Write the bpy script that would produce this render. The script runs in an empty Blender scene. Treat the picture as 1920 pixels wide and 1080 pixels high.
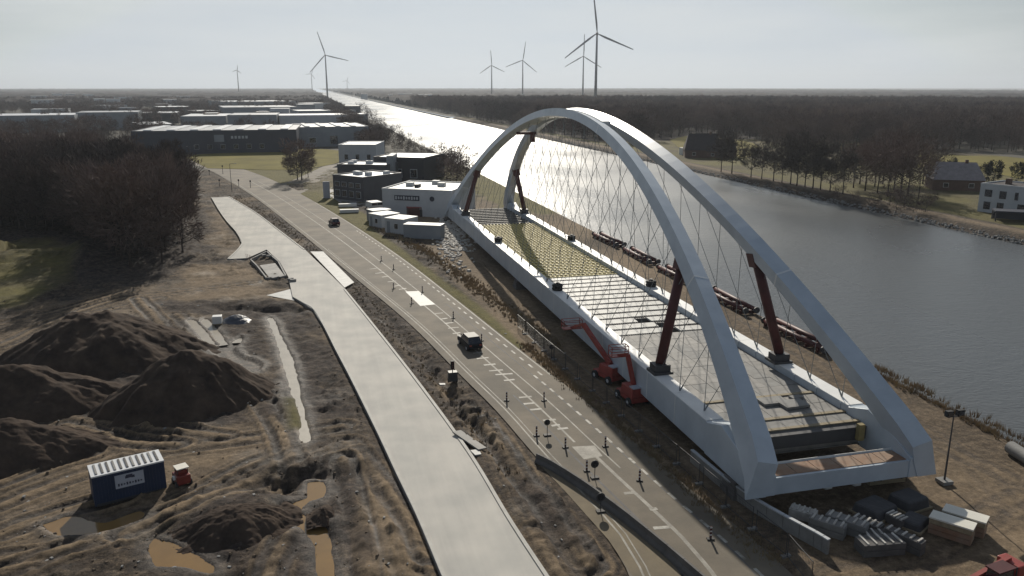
import bpy, bmesh, math, random
import numpy as np
from mathutils import Matrix, Vector
random.seed(7); rng = np.random.default_rng(7)
scn = bpy.context.scene
col = scn.collection

# ------------------------------------------------------------------ camera, sky, sun, exposure
# world frame: +Y runs along the canal and the bridge, +X across the canal; metres; z = 0 is the ground
F, CAM_H = 1493.0, 33.0
PITCH = math.atan(378.0 / F); YAW = math.radians(-14.035)
cam_d = bpy.data.cameras.new('camera'); cam = bpy.data.objects.new('camera', cam_d); col.objects.link(cam)
cam.location = (0, 0, CAM_H); cam.rotation_euler = (math.pi / 2 - PITCH, 0, YAW)
cam_d.sensor_width = 36; cam_d.lens = F / 1920 * 36; cam_d.clip_start = 0.5; cam_d.clip_end = 30000
scn.camera = cam

SUN_EL, SUN_AZ = math.radians(29.0), math.radians(12.5)     # azimuth from +Y towards +X
world = bpy.data.worlds.new('World'); scn.world = world; world.use_nodes = True
nt = world.node_tree; bg = nt.nodes['Background']
sky = nt.nodes.new('ShaderNodeTexSky'); sky.sky_type = 'NISHITA'; sky.sun_disc = False
sky.sun_elevation = SUN_EL; sky.sun_rotation = SUN_AZ
sky.air_density = 1.0; sky.dust_density = 1.0; sky.ozone_density = 1.0; sky.altitude = 30
tc = nt.nodes.new('ShaderNodeTexCoord'); mp = nt.nodes.new('ShaderNodeMapping')
mp.inputs['Scale'].default_value = (2.2, 2.2, 16)
cn = nt.nodes.new('ShaderNodeTexNoise'); cn.inputs['Scale'].default_value = 1.6; cn.inputs['Detail'].default_value = 6
cr = nt.nodes.new('ShaderNodeValToRGB'); cr.color_ramp.elements[0].position = .42; cr.color_ramp.elements[1].position = .72
cr.color_ramp.elements[1].color = (.5, .5, .5, 1)
mx = nt.nodes.new('ShaderNodeMixRGB'); mx.inputs['Color2'].default_value = (14, 14.4, 14.3, 1)
nt.links.new(tc.outputs['Generated'], mp.inputs['Vector']); nt.links.new(mp.outputs[0], cn.inputs['Vector'])
nt.links.new(cn.outputs['Fac'], cr.inputs[0]); nt.links.new(cr.outputs[0], mx.inputs['Fac'])
# thin winter haze takes the colour out of the sky towards the horizon
hs = nt.nodes.new('ShaderNodeHueSaturation'); sx = nt.nodes.new('ShaderNodeSeparateXYZ'); sr = nt.nodes.new('ShaderNodeMapRange')
sr.inputs['From Max'].default_value = .45; sr.inputs['To Min'].default_value = .12; sr.inputs['To Max'].default_value = .95
nt.links.new(tc.outputs['Generated'], sx.inputs[0]); nt.links.new(sx.outputs['Z'], sr.inputs['Value']); nt.links.new(sr.outputs[0], hs.inputs['Saturation'])
tint = nt.nodes.new('ShaderNodeMixRGB'); tint.blend_type = 'MULTIPLY'; tint.inputs['Fac'].default_value = 1; tint.inputs['Color2'].default_value = (.91, 1.0, 1.06, 1)
nt.links.new(sky.outputs[0], hs.inputs['Color']); nt.links.new(hs.outputs[0], tint.inputs['Color1']); 
dk = nt.nodes.new('ShaderNodeMixRGB'); dk.blend_type = 'DARKEN'; dk.inputs['Fac'].default_value = 1; dk.inputs['Color2'].default_value = (10.9, 11.9, 12.9, 1)   # veil evens out the glow round the sun
sm = nt.nodes.new('ShaderNodeMixRGB'); sm.inputs['Fac'].default_value = .13
nt.links.new(tint.outputs[0], dk.inputs['Color1']); nt.links.new(dk.outputs[0], sm.inputs['Color1']); nt.links.new(tint.outputs[0], sm.inputs['Color2']); nt.links.new(sm.outputs[0], mx.inputs['Color1']); nt.links.new(mx.outputs[0], bg.inputs['Color'])
bg.inputs['Strength'].default_value = 0.05

sun_d = bpy.data.lights.new('sun', 'SUN'); sun = bpy.data.objects.new('sun', sun_d); col.objects.link(sun)
sun_d.energy = 4.4; sun_d.angle = math.radians(0.53); sun_d.color = (1, .925, .80)
sdir = Vector((math.sin(SUN_AZ) * math.cos(SUN_EL), math.cos(SUN_AZ) * math.cos(SUN_EL), math.sin(SUN_EL)))
sun.rotation_euler = sdir.to_track_quat('Z', 'Y').to_euler(); sun.location = (0, 0, 300)
vs = scn.view_settings; vs.view_transform = 'Standard'; vs.look = 'None'; vs.gamma = 1; vs.use_curve_mapping = False
vs.exposure = 0.06
scn.cycles.use_denoising = True
scn.cycles.max_bounces = 6; scn.cycles.volume_bounces = 0; scn.cycles.caustics_reflective = False

# ------------------------------------------------------------------ helpers
_c, _s = math.cos(PITCH), math.sin(PITCH); _cy, _sy = math.cos(-YAW), math.sin(-YAW)
def G(px, py, z=0.0):
    """survey helper: the spot at height z that the photograph shows at (px, py), as scene x, y"""
    u, v = px - 960, py - 540
    k = (CAM_H - z) / (_s * F + _c * v)
    X, Y = u * k, (F * _c - v * _s) * k
    return (X * _cy + Y * _sy, Y * _cy - X * _sy)
def at_range(px, d):
    """a ground spot at distance d along the bearing of photo column px"""
    a = math.atan2(px - 960, F * _c + 378 * _s) - YAW
    return (d * math.sin(a), d * math.cos(a))

def tag(o, label=None, cat=None, group=None, kind=None):
    if label: o['label'] = label
    if cat: o['category'] = cat
    if group: o['group'] = group
    if kind: o['kind'] = kind
    return o
def root(name, label, cat, loc=(0, 0, 0), group=None, rz=0):
    o = bpy.data.objects.new(name, None); col.objects.link(o); o.location = loc; o.rotation_euler = (0, 0, rz)
    o.empty_display_size = .3
    return tag(o, label, cat, group)
class MB:
    def __init__(s): s.v = []; s.f = []
    def add(s, vs, fs):
        b = len(s.v); s.v += [tuple(p) for p in vs]; s.f += [tuple(i + b for i in f) for f in fs]; return s
    def box(s, c, d, rz=0, taper=1.0, M=None):
        x, y, z = d[0] / 2, d[1] / 2, d[2] / 2
        pts = [(-x, -y, -z), (x, -y, -z), (x, y, -z), (-x, y, -z)] + [(-x * taper, -y * taper, z), (x * taper, -y * taper, z), (x * taper, y * taper, z), (-x * taper, y * taper, z)]
        R = M if M is not None else Matrix.Rotation(rz, 3, 'Z')
        return s.add([Vector(c) + R @ Vector(p) for p in pts], [(0, 3, 2, 1), (4, 5, 6, 7), (0, 1, 5, 4), (1, 2, 6, 5), (2, 3, 7, 6), (3, 0, 4, 7)])
    def bar(s, a, b, w, h=None):
        a, b = Vector(a), Vector(b); d = (b - a); L = d.length
        if L < 1e-6: return s
        z = d / L; up = Vector((0, 0, 1)) if abs(z.z) < .95 else Vector((0, 1, 0))
        x = up.cross(z).normalized(); y = z.cross(x)
        M = Matrix((x, y, z)).transposed()
        return s.box((a + b) / 2, (w, h or w, L), M=M)
    def tube(s, pts, r, n=8, cap=True):
        pts = [Vector(p) for p in pts]; rs = r if isinstance(r, (list, tuple)) else [r] * len(pts)
        b = len(s.v); prev = None
        for i, p in enumerate(pts):
            d = (pts[min(i + 1, len(pts) - 1)] - pts[max(i - 1, 0)]).normalized()
            up = Vector((0, 0, 1)) if abs(d.z) < .95 else Vector((0, 1, 0))
            x = up.cross(d).normalized(); y = d.cross(x)
            for k in range(n):
                a = 2 * math.pi * k / n
                s.v.append(tuple(p + (x * math.cos(a) + y * math.sin(a)) * rs[i]))
        for i in range(len(pts) - 1):
            for k in range(n):
                k2 = (k + 1) % n
                s.f.append((b + i * n + k, b + i * n + k2, b + (i + 1) * n + k2, b + (i + 1) * n + k))
        if cap:
            s.f.append(tuple(b + k for k in range(n))[::-1]); s.f.append(tuple(b + (len(pts) - 1) * n + k for k in range(n)))
        return s
    def prism(s, poly, z0, z1):
        """poly of (x, y) counter-clockwise, from z0 to z1"""
        a = sum(poly[i][0] * poly[(i + 1) % len(poly)][1] - poly[(i + 1) % len(poly)][0] * poly[i][1] for i in range(len(poly)))
        if a < 0: poly = poly[::-1]
        n = len(poly)
        return s.add([(p[0], p[1], z0) for p in poly] + [(p[0], p[1], z1) for p in poly],
                     [tuple(range(n))[::-1], tuple(range(n, 2 * n))] + [(i, (i + 1) % n, n + (i + 1) % n, n + i) for i in range(n)])
    def mesh(s, name, m=None, smooth=False):
        me = bpy.data.meshes.new(name); me.from_pydata(s.v, [], s.f); me.update()
        if m: me.materials.append(m)
        if smooth: me.shade_smooth()
        return me
    def build(s, name, m=None, parent=None, smooth=False, bevel=0):
        o = bpy.data.objects.new(name, s.mesh(name, m, smooth)); col.objects.link(o)
        if parent:
            o.parent = parent
            if parent.type == 'EMPTY' and parent.get('_abs'): o.matrix_parent_inverse = Matrix.Translation(-parent.location)
        if bevel:
            md = o.modifiers.new('bevel', 'BEVEL'); md.width = bevel; md.segments = 2; md.limit_method = 'ANGLE'
        return o
def absroot(*a, **k):
    """root whose parts are given in scene coordinates"""
    o = root(*a, **k); o['_abs'] = 1; return o
def mesh_obj(name, me, parent=None, loc=None, rz=0, sc=None):
    o = bpy.data.objects.new(name, me); col.objects.link(o)
    if parent: o.parent = parent
    if loc: o.location = loc
    if rz: o.rotation_euler = (0, 0, rz)
    if sc: o.scale = sc
    return o
def copy_tree(o, loc, rz=0, sc=1, parent=None):
    c = o.copy(); col.objects.link(c)
    if parent: c.parent = parent
    else:
        c.location = loc; c.rotation_euler = (0, 0, rz); c.scale = (sc,) * 3 if not isinstance(sc, tuple) else sc
    for ch in o.children: copy_tree(ch, None, parent=c)
    return c

# ------------------------------------------------------------------ materials
def mat(name, rgb, rough=.8, var=.25, scale=1.5, bump=.0, bscale=None, metal=0, spec=.4, rgb2=None, detail=5, coord='Object', streak=None):
    m = bpy.data.materials.new(name); m.use_nodes = True; n = m.node_tree.nodes; l = m.node_tree.links
    p = n['Principled BSDF']; p.inputs['Roughness'].default_value = rough; p.inputs['Metallic'].default_value = metal
    p.inputs['Specular IOR Level'].default_value = spec
    t = n.new('ShaderNodeTexCoord'); src = t.outputs[coord]
    if streak:
        mpn = n.new('ShaderNodeMapping'); mpn.inputs['Scale'].default_value = streak; l.new(src, mpn.inputs[0]); src = mpn.outputs[0]
    x = n.new('ShaderNodeTexNoise'); x.inputs['Scale'].default_value = scale; x.inputs['Detail'].default_value = detail; x.inputs['Roughness'].default_value = .65
    l.new(src, x.inputs['Vector'])
    r = n.new('ShaderNodeValToRGB'); r.color_ramp.elements[0].position = .3; r.color_ramp.elements[1].position = .7
    a = rgb2 or tuple(c * (1 - var) for c in rgb)
    r.color_ramp.elements[0].color = (*a, 1); r.color_ramp.elements[1].color = (*rgb, 1)
    l.new(x.outputs['Fac'], r.inputs[0]); l.new(r.outputs[0], p.inputs['Base Color'])
    if bump:
        b = n.new('ShaderNodeBump'); b.inputs['Strength'].default_value = bump; b.inputs['Distance'].default_value = .1
        x2 = n.new('ShaderNodeTexNoise'); x2.inputs['Scale'].default_value = bscale or scale * 4; x2.inputs['Detail'].default_value = 6
        l.new(src, x2.inputs['Vector']); l.new(x2.outputs['Fac'], b.inputs['Height']); l.new(b.outputs[0], p.inputs['Normal'])
    return m
M = {}
M['asphalt'] = mat('asphalt', (.155, .132, .098), .85, scale=.22, rgb2=(.098, .084, .064), bump=.15, bscale=6, coord='Object', spec=.5)
M['concrete_road'] = mat('road_concrete', (.45, .44, .405), .75, scale=1.0, rgb2=(.385, .375, .35), bump=.05, bscale=5, spec=.25, streak=(.9, .035, 1), detail=8)
M['concrete_plain'] = mat('road_concrete', (.42, .41, .38), .75, scale=.12, rgb2=(.34, .335, .315), bump=.05, bscale=5, spec=.25, streak=(1, .12, 1))
M['dusty'] = mat('dusty_asphalt', (.20, .162, .105), .9, scale=.5, rgb2=(.14, .115, .08))
M['kerb'] = mat('kerb_concrete', (.42, .41, .375), .7, scale=.8, rgb2=(.30, .29, .265))
M['paint'] = mat('road_paint', (.48, .46, .41), .7, scale=1.1, rgb2=(.16, .145, .115))
M['paint_worn'] = mat('worn_paint', (.32, .30, .255), .7, scale=.6, rgb2=(.125, .112, .088))
M['slab'] = mat('precast_slab', (.25, .245, .235), .7, scale=.7, rgb2=(.165, .162, .155), bump=.05, bscale=9)
M['slab_white'] = mat('pale_slab', (.47, .47, .45), .6, scale=.6, rgb2=(.35, .35, .335))
M['steel_white'] = mat('bridge_paint', (.44, .50, .56), .36, scale=.5, rgb2=(.385, .44, .50), spec=.5)  # white paint, darkened and blued to the tone of its shaded faces
M['plate_sunlit'] = mat('sunlit_top_plate', (.80, .80, .78), .5, scale=.35, rgb2=(.68, .68, .67))  # same white paint, brightened to its sunlit tone for the girder tops
M['steel_lit_tone'] = mat('bridge_paint_lit_tone', (.66, .68, .69), .42, scale=.35, rgb2=(.55, .57, .58), spec=.5)  # bridge paint in a sunlit tone for the crown; collars and seams share it
M['cable'] = mat('cable_steel', (.22, .24, .25), .5, scale=1, metal=.3)
M['dark_steel'] = mat('dark_steel', (.05, .05, .055), .55, scale=1)
M['black'] = mat('black_rubber', (.018, .018, .02), .7, scale=2)
M['rust'] = mat('rusty_steel', (.30, .235, .18), .8, scale=.5, rgb2=(.23, .115, .06))
M['red_dark'] = mat('oxide_red', (.10, .03, .03), .55, scale=.8, rgb2=(.06, .02, .02), spec=.3)
M['red'] = mat('machine_red', (.33, .05, .038), .5, scale=1.2, rgb2=(.2, .036, .03))
M['cab_red'] = mat('cab_red', (.22, .035, .025), .4, scale=1.2, rgb2=(.15, .025, .02))
M['form'] = mat('formwork_ply', (.30, .24, .10), .75, scale=1.1, rgb2=(.17, .135, .06))
M['timber'] = mat('timber', (.34, .28, .18), .8, scale=1.4, rgb2=(.20, .165, .11), streak=(.4, 3, 3))
M['rebar'] = mat('formwork_bar', (.80, .70, .32), .65, scale=1, rgb2=(.62, .52, .20))
M['grey_conc'] = mat('grey_concrete', (.25, .25, .24), .75, scale=.8, rgb2=(.16, .155, .15), bump=.1, bscale=6)
M['dark_conc'] = mat('weathered_concrete', (.13, .125, .12), .8, scale=.8, rgb2=(.075, .07, .068), bump=.1, bscale=6)
M['soil_heap'] = mat('heap_soil', (.088, .064, .048), .95, scale=.5, rgb2=(.03, .023, .02), bump=1.0, bscale=1.6, spec=.1)
M['clod'] = mat('clod_soil', (.17, .135, .10), .95, scale=2, rgb2=(.09, .068, .052), spec=.1)
M['glass'] = mat('window_glass', (.02, .025, .035), .12, scale=1, spec=.8)
M['white'] = mat('white_paint', (.72, .72, .70), .55, scale=.5, rgb2=(.60, .60, .58))
M['offwhite'] = mat('grey_white_cladding', (.50, .52, .54), .6, scale=.3, rgb2=(.40, .42, .44))
M['roof_cream'] = mat('cream_roof', (.74, .71, .62), .5, scale=.2, rgb2=(.62, .60, .53))
M['roof_grey'] = mat('grey_metal_roof', (.42, .43, .44), .5, scale=.12, rgb2=(.30, .31, .32), spec=.8)
M['roof_pale'] = mat('pale_metal_roof', (.66, .67, .68), .48, scale=.12, rgb2=(.54, .55, .56), spec=1.0)
M['navy'] = mat('navy_cladding', (.035, .042, .065), .55, scale=.2, rgb2=(.026, .031, .048))
M['grey_clad'] = mat('grey_cladding', (.26, .285, .31), .6, scale=.2, rgb2=(.20, .22, .245))
M['dark_clad'] = mat('charcoal_cladding', (.045, .047, .055), .6, scale=.3, rgb2=(.03, .032, .038))
M['office_clad'] = mat('slate_cladding', (.085, .09, .105), .5, scale=.3, rgb2=(.06, .065, .075))
M['brick'] = mat('brown_brick', (.14, .085, .06), .85, scale=1, rgb2=(.09, .055, .042))
M['tile_roof'] = mat('tiled_roof', (.27, .245, .25), .75, scale=.8, rgb2=(.19, .17, .175), bump=.3, bscale=4)
M['dark_roof'] = mat('dark_tiled_roof', (.045, .036, .036), .8, scale=.8, rgb2=(.03, .025, .026), bump=.3, bscale=4)
M['blue_box'] = mat('blue_container', (.022, .038, .085), .5, scale=.6, rgb2=(.016, .028, .06))
M['sign_pale'] = mat('pale_sign', (.42, .44, .50), .6, scale=2, rgb2=(.36, .38, .43))
M['sign_dark'] = mat('dark_lettering', (.05, .055, .09), .6, scale=2)
M['car_black'] = mat('black_car_paint', (.012, .014, .018), .55, scale=1, spec=.2)
M['car_red'] = mat('dark_red_car_paint', (.07, .03, .03), .5, scale=1, spec=.25)
M['turbine'] = mat('turbine_paint', (.30, .31, .32), .5, scale=.05, var=.1)
M['tarp_grey'] = mat('grey_tarpaulin', (.075, .075, .08), .7, scale=1.5, bump=.8, bscale=2.5, spec=.3)
M['tarp'] = mat('navy_tarpaulin', (.05, .06, .085), .45, scale=2, bump=.8, bscale=3, spec=.5)
M['bark'] = mat('bark', (.075, .058, .05), .9, scale=3, rgb2=(.045, .036, .032), spec=.1)
M['twig'] = mat('twigs', (.135, .105, .095), .9, scale=.4, rgb2=(.085, .066, .062), spec=.1)
M['twig_grey'] = mat('grey_twigs', (.13, .108, .095), .9, scale=.4, rgb2=(.06, .05, .045), spec=.1)
def drift(m, amt=.45, sc=.02):
    n = m.node_tree.nodes; l = m.node_tree.links; p = n['Principled BSDF']; old = p.inputs['Base Color'].links[0].from_socket
    g = n.new('ShaderNodeNewGeometry'); x = n.new('ShaderNodeTexNoise'); x.inputs['Scale'].default_value = sc; x.inputs['Detail'].default_value = 5; l.new(g.outputs['Position'], x.inputs['Vector'])
    r = n.new('ShaderNodeValToRGB'); r.color_ramp.elements[0].position = .35; r.color_ramp.elements[1].position = .65; r.color_ramp.elements[0].color = (1 - amt, 1 - amt, 1 - amt, 1); r.color_ramp.elements[1].color = (1 + amt * 1.5, 1 + amt * 1.25, 1 + amt, 1); l.new(x.outputs['Fac'], r.inputs[0])
    k = n.new('ShaderNodeMixRGB'); k.blend_type = 'MULTIPLY'; k.inputs['Fac'].default_value = 1; l.new(old, k.inputs['Color1']); l.new(r.outputs[0], k.inputs['Color2']); l.new(k.outputs[0], p.inputs['Base Color'])
drift(M['twig'])
M['ever'] = mat('dark_evergreen', (.03, .035, .026), .9, scale=.5, rgb2=(.016, .02, .016), spec=.1)
M['scrub'] = mat('dry_scrub', (.32, .25, .15), .95, scale=.3, rgb2=(.18, .135, .09), spec=.1)
M['canopy'] = mat('far_canopy', (.045, .038, .038), .95, scale=.02, rgb2=(.020, .019, .021), spec=.05, bump=1.0, bscale=.12)
drift(M['canopy'], .5, .006); drift(M['concrete_road'], .10, .22); drift(M['asphalt'], .16, .18); drift(M['steel_white'], .07, .3); drift(M['slab'], .15, .35)
M['sheet_mud_water'] = mat('muddy_water', (.25, .15, .05), .08, scale=.35, rgb2=(.19, .115, .04), spec=.6)
M['wet_mud'] = mat('wet_slurry', (.38, .335, .265), .3, scale=.6, rgb2=(.29, .255, .20), spec=.6, bump=.1, bscale=2)
M['gravel_pale'] = mat('pale_rubble', (.62, .60, .56), .8, scale=1, rgb2=(.34, .32, .29), bump=.5, bscale=5)

# ------------------------------------------------------------------ numpy noise and masks
def vnoise(x, y, scale, seed):
    r = np.random.default_rng(seed); T = r.random((256, 256))
    fx, fy = x / scale, y / scale; ix, iy = np.floor(fx).astype(int), np.floor(fy).astype(int)
    u, v = fx - ix, fy - iy; u = u * u * (3 - 2 * u); v = v * v * (3 - 2 * v)
    g = lambda a, b: T[a % 256, b % 256]
    return (g(ix, iy) * (1 - u) + g(ix + 1, iy) * u) * (1 - v) + (g(ix, iy + 1) * (1 - u) + g(ix + 1, iy + 1) * u) * v - .5
def fbm(x, y, scale, octv, seed, gain=.5):
    a, t = 1.0, 0
    for i in range(octv):
        t = t + a * vnoise(x + 17.3 * i, y - 9.1 * i, scale / 2 ** i, seed + i); a *= gain
    return t
def sdist(x, y, poly):
    """signed distance to polygon, negative inside"""
    d = np.full(x.shape, 1e9); ins = np.zeros(x.shape, bool); n = len(poly)
    for i in range(n):
        ax, ay = poly[i]; bx, by = poly[(i + 1) % n]; ex, ey = bx - ax, by - ay
        t = np.clip(((x - ax) * ex + (y - ay) * ey) / max(ex * ex + ey * ey, 1e-9), 0, 1)
        d = np.minimum(d, np.hypot(x - ax - t * ex, y - ay - t * ey))
        if ay != by:
            cnd = ((ay > y) != (by > y)) & (x < (bx - ax) * (y - ay) / (by - ay) + ax); ins ^= cnd
    return np.where(ins, -d, d)
def ldist(x, y, line):
    d = np.full(x.shape, 1e9)
    for (ax, ay), (bx, by) in zip(line[:-1], line[1:]):
        ex, ey = bx - ax, by - ay
        t = np.clip(((x - ax) * ex + (y - ay) * ey) / max(ex * ex + ey * ey, 1e-9), 0, 1)
        d = np.minimum(d, np.hypot(x - ax - t * ex, y - ay - t * ey))
    return d
def sstep(d, w): t = np.clip(.5 - d / w, 0, 1); return t * t * (3 - 2 * t)
def PX(pts, z=0): return [G(a, b, z) for a, b in pts]
def spline(pts, step=2.0):
    """Catmull-Rom through points, resampled"""
    P = [np.array(p, float) for p in pts]; P = [2 * P[0] - P[1]] + P + [2 * P[-1] - P[-2]]; out = []
    for i in range(1, len(P) - 2):
        n = max(2, int(np.hypot(*(P[i + 1] - P[i])) / step))
        for k in range(n):
            t = k / n
            out.append(tuple(.5 * ((2 * P[i]) + (-P[i - 1] + P[i + 1]) * t + (2 * P[i - 1] - 5 * P[i] + 4 * P[i + 1] - P[i + 2]) * t * t + (-P[i - 1] + 3 * P[i] - 3 * P[i + 1] + P[i + 2]) * t ** 3)))
    out.append(tuple(P[-2])); return out
def offset(line, d):
    L = np.array(line); t = np.gradient(L, axis=0); t /= np.maximum(np.hypot(t[:, 0], t[:, 1])[:, None], 1e-9)
    return [tuple(p) for p in L + np.stack([t[:, 1], -t[:, 0]], 1) * d]      # d > 0: to the right of travel
def ribbon(mb, a, b, z0, z1=None):
    """sheet between two equally long lines; with z1 a solid strip"""
    n = min(len(a), len(b)); base = len(mb.v); z1 = z0 if z1 is None else z1
    for i in range(n): mb.v += [(a[i][0], a[i][1], z1), (b[i][0], b[i][1], z1)]
    for i in range(n - 1): mb.f.append((base + 2 * i, base + 2 * i + 1, base + 2 * i + 3, base + 2 * i + 2))
    if z1 != z0:
        b2 = len(mb.v)
        for i in range(n): mb.v += [(a[i][0], a[i][1], z0), (b[i][0], b[i][1], z0)]
        for i in range(n - 1):
            mb.f.append((b2 + 2 * i, base + 2 * i, base + 2 * i + 2, b2 + 2 * i + 2)); mb.f.append((base + 2 * i + 1, b2 + 2 * i + 1, b2 + 2 * i + 3, base + 2 * i + 3))
        mb.f.append((b2, b2 + 1, base + 1, base)); e = 2 * (n - 1); mb.f.append((base + e, base + e + 1, b2 + e + 1, b2 + e))
    return mb
def grid_obj(name, X, Y, Z, m, attrs=None, smooth=True):
    ny, nx = X.shape; me = bpy.data.meshes.new(name)
    v = np.stack([X, Y, Z], -1).reshape(-1, 3).astype(np.float32)
    i = (np.arange(ny - 1)[:, None] * nx + np.arange(nx - 1)[None]).ravel()
    f = np.stack([i, i + 1, i + nx + 1, i + nx], 1).astype(np.int32)
    me.vertices.add(len(v)); me.vertices.foreach_set('co', v.ravel()); me.loops.add(f.size); me.loops.foreach_set('vertex_index', f.ravel())
    me.polygons.add(len(f)); me.polygons.foreach_set('loop_start', np.arange(0, f.size, 4, dtype=np.int32)); me.polygons.foreach_set('loop_total', np.full(len(f), 4, np.int32))
    me.update(); me.validate()
    for k, a in (attrs or {}).items():
        at = me.attributes.new(k, 'FLOAT', 'POINT'); at.data.foreach_set('value', a.ravel().astype(np.float32))
    me.materials.append(m)
    if smooth: me.shade_smooth()
    o = bpy.data.objects.new(name, me); col.objects.link(o); return o

# ------------------------------------------------------------------ survey lines (ground plans)
BANK_L, BANK_R, WATER_Z = 64.6, 155.0, -1.7
new_left = PX([(842, 1120), (825, 1080), (780, 972), (742, 892), (705, 812), (655, 710), (630, 662), (606, 614), (587, 583), (568, 571), (549, 560), (541, 522), (524, 492), (500, 470), (464, 486), (426, 488), (445, 470), (453, 458), (448, 446), (440, 434), (424, 416), (410, 396), (396, 372)])
new_right = PX([(1052, 1120), (960, 980), (885, 856), (800, 738), (740, 660), (690, 597), (648, 545), (610, 507), (572, 470), (530, 438), (480, 400), (430, 370)])
old_left = spline(PX([(1195, 1120), (1140, 1007), (1005, 857), (930, 770), (860, 700), (760, 600), (640, 500), (560, 434), (480, 372), (430, 340), (385, 316), (330, 300)]), 3)
old_right = spline(PX([(1520, 1120), (1490, 1082), (1400, 1002), (1300, 922), (1200, 838), (1080, 738), (955, 640), (850, 557), (742, 475), (640, 408), (560, 362), (500, 333), (440, 312), (400, 301), (345, 290)]), 3)
old_poly = old_left + old_right[::-1]
new_poly = new_left + new_right[::-1]

def ground_mat():
    m = bpy.data.materials.new('site_soil'); m.use_nodes = True; n = m.node_tree.nodes; l = m.node_tree.links
    p = n['Principled BSDF']; p.inputs['Specular IOR Level'].default_value = .25
    t = n.new('ShaderNodeTexCoord')
    def noise(sc, det=6, rough=.65, vec=None):
        x = n.new('ShaderNodeTexNoise'); x.inputs['Scale'].default_value = sc; x.inputs['Detail'].default_value = det; x.inputs['Roughness'].default_value = rough
        l.new(vec or t.outputs['Object'], x.inputs['Vector']); return x.outputs['Fac']
    def ramp(fac, c0, c1, a=.32, b=.68):
        r = n.new('ShaderNodeValToRGB'); r.color_ramp.elements[0].position = a; r.color_ramp.elements[1].position = b
        r.color_ramp.elements[0].color = (*c0, 1); r.color_ramp.elements[1].color = (*c1, 1); l.new(fac, r.inputs[0]); return r.outputs[0]
    def mix(fac, a, b):
        x = n.new('ShaderNodeMixRGB'); l.new(fac, x.inputs['Fac']); l.new(a, x.inputs['Color1']); l.new(b, x.inputs['Color2']); return x.outputs[0]
    def attr(k):
        a = n.new('ShaderNodeAttribute'); a.attribute_name = k; return a.outputs['Fac']
    n1, n2, n3 = noise(.18), noise(.9), noise(4.5)
    soil = mix(n3, ramp(n1, (.030, .023, .019), (.096, .07, .049), .42, .60), ramp(n2, (.024, .019, .017), (.165, .126, .087), .44, .66))
    sand = mix(n3, ramp(n1, (.155, .113, .07), (.235, .172, .11)), ramp(n2, (.13, .094, .058), (.27, .2, .128)))
    grass = mix(n3, ramp(n1, (.085, .08, .022), (.15, .13, .036)), ramp(n2, (.06, .056, .019), (.17, .142, .045)))
    fine = ramp(noise(1.7, 9, .78), (.30, .29, .28), (1.7, 1.7, 1.68), .40, .62)
    def mul(a, b, f):
        x = n.new('ShaderNodeMixRGB'); x.blend_type = 'MULTIPLY'; x.inputs['Fac'].default_value = f; l.new(a, x.inputs['Color1']); l.new(b, x.inputs['Color2']); return x.outputs[0]
    dark = mul(ramp(n2, (.026, .02, .018), (.075, .057, .046), .38, .62), fine, .7)
    speck = ramp(noise(7.5, 4, .7), (.45, .44, .43), (1.5, 1.5, 1.48), .38, .64); soil = mul(soil, speck, .6)
    soil = mul(soil, fine, .85); sand = mul(mul(sand, speck, .25), fine, .4)
    c = mix(attr('sand'), soil, sand); c = mix(attr('dark'), c, dark); c = mix(attr('grass'), c, grass)
    l.new(c, p.inputs['Base Color'])
    r = n.new('ShaderNodeMapRange'); r.inputs['To Min'].default_value = .95; r.inputs['To Max'].default_value = .6; l.new(attr('wet'), r.inputs['Value']); l.new(r.outputs[0], p.inputs['Roughness'])
    b = n.new('ShaderNodeBump'); b.inputs['Distance'].default_value = .32; bs = n.new('ShaderNodeMapRange'); bs.inputs['To Min'].default_value = .95; bs.inputs['To Max'].default_value = .28; l.new(attr('sand'), bs.inputs['Value']); l.new(bs.outputs[0], b.inputs['Strength']); l.new(noise(1.5, 11, .74), b.inputs['Height']); l.new(b.outputs[0], p.inputs['Normal'])
    return m
M['ground'] = ground_mat()

POOLS = [([(578, 905), (606, 904), (606, 932), (580, 940), (560, 962), (610, 985), (618, 1010), (626, 1090), (600, 1090), (592, 1025), (575, 1000), (528, 958), (575, 935)], -.45),
         ([(285, 1010), (320, 1018), (355, 1035), (385, 1052), (400, 1075), (340, 1062), (295, 1062), (280, 1035)], -.22),
         ([(80, 985), (140, 968), (190, 982), (262, 960), (266, 972), (190, 998), (110, 1004)], -.14),
         ([(352, 602), (362, 600), (385, 622), (404, 648), (414, 646), (392, 618), (378, 602), (390, 600), (412, 626), (428, 648), (440, 640), (452, 634), (448, 646), (440, 654), (455, 668), (490, 680), (478, 698), (440, 690), (415, 674), (395, 656), (370, 624)], -.12),
         ([(502, 598), (512, 598), (528, 634), (536, 650), (548, 674), (556, 704), (562, 742), (570, 768), (576, 800), (582, 826), (565, 827), (559, 790), (552, 752), (544, 724), (533, 690), (522, 650)], -.2)]
def POOLD(X, Y):
    d = np.full(X.shape, 1e9)
    for pts, zw in POOLS: d = np.minimum(d, sdist(X, Y, PX(pts, zw)))
    return d
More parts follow.
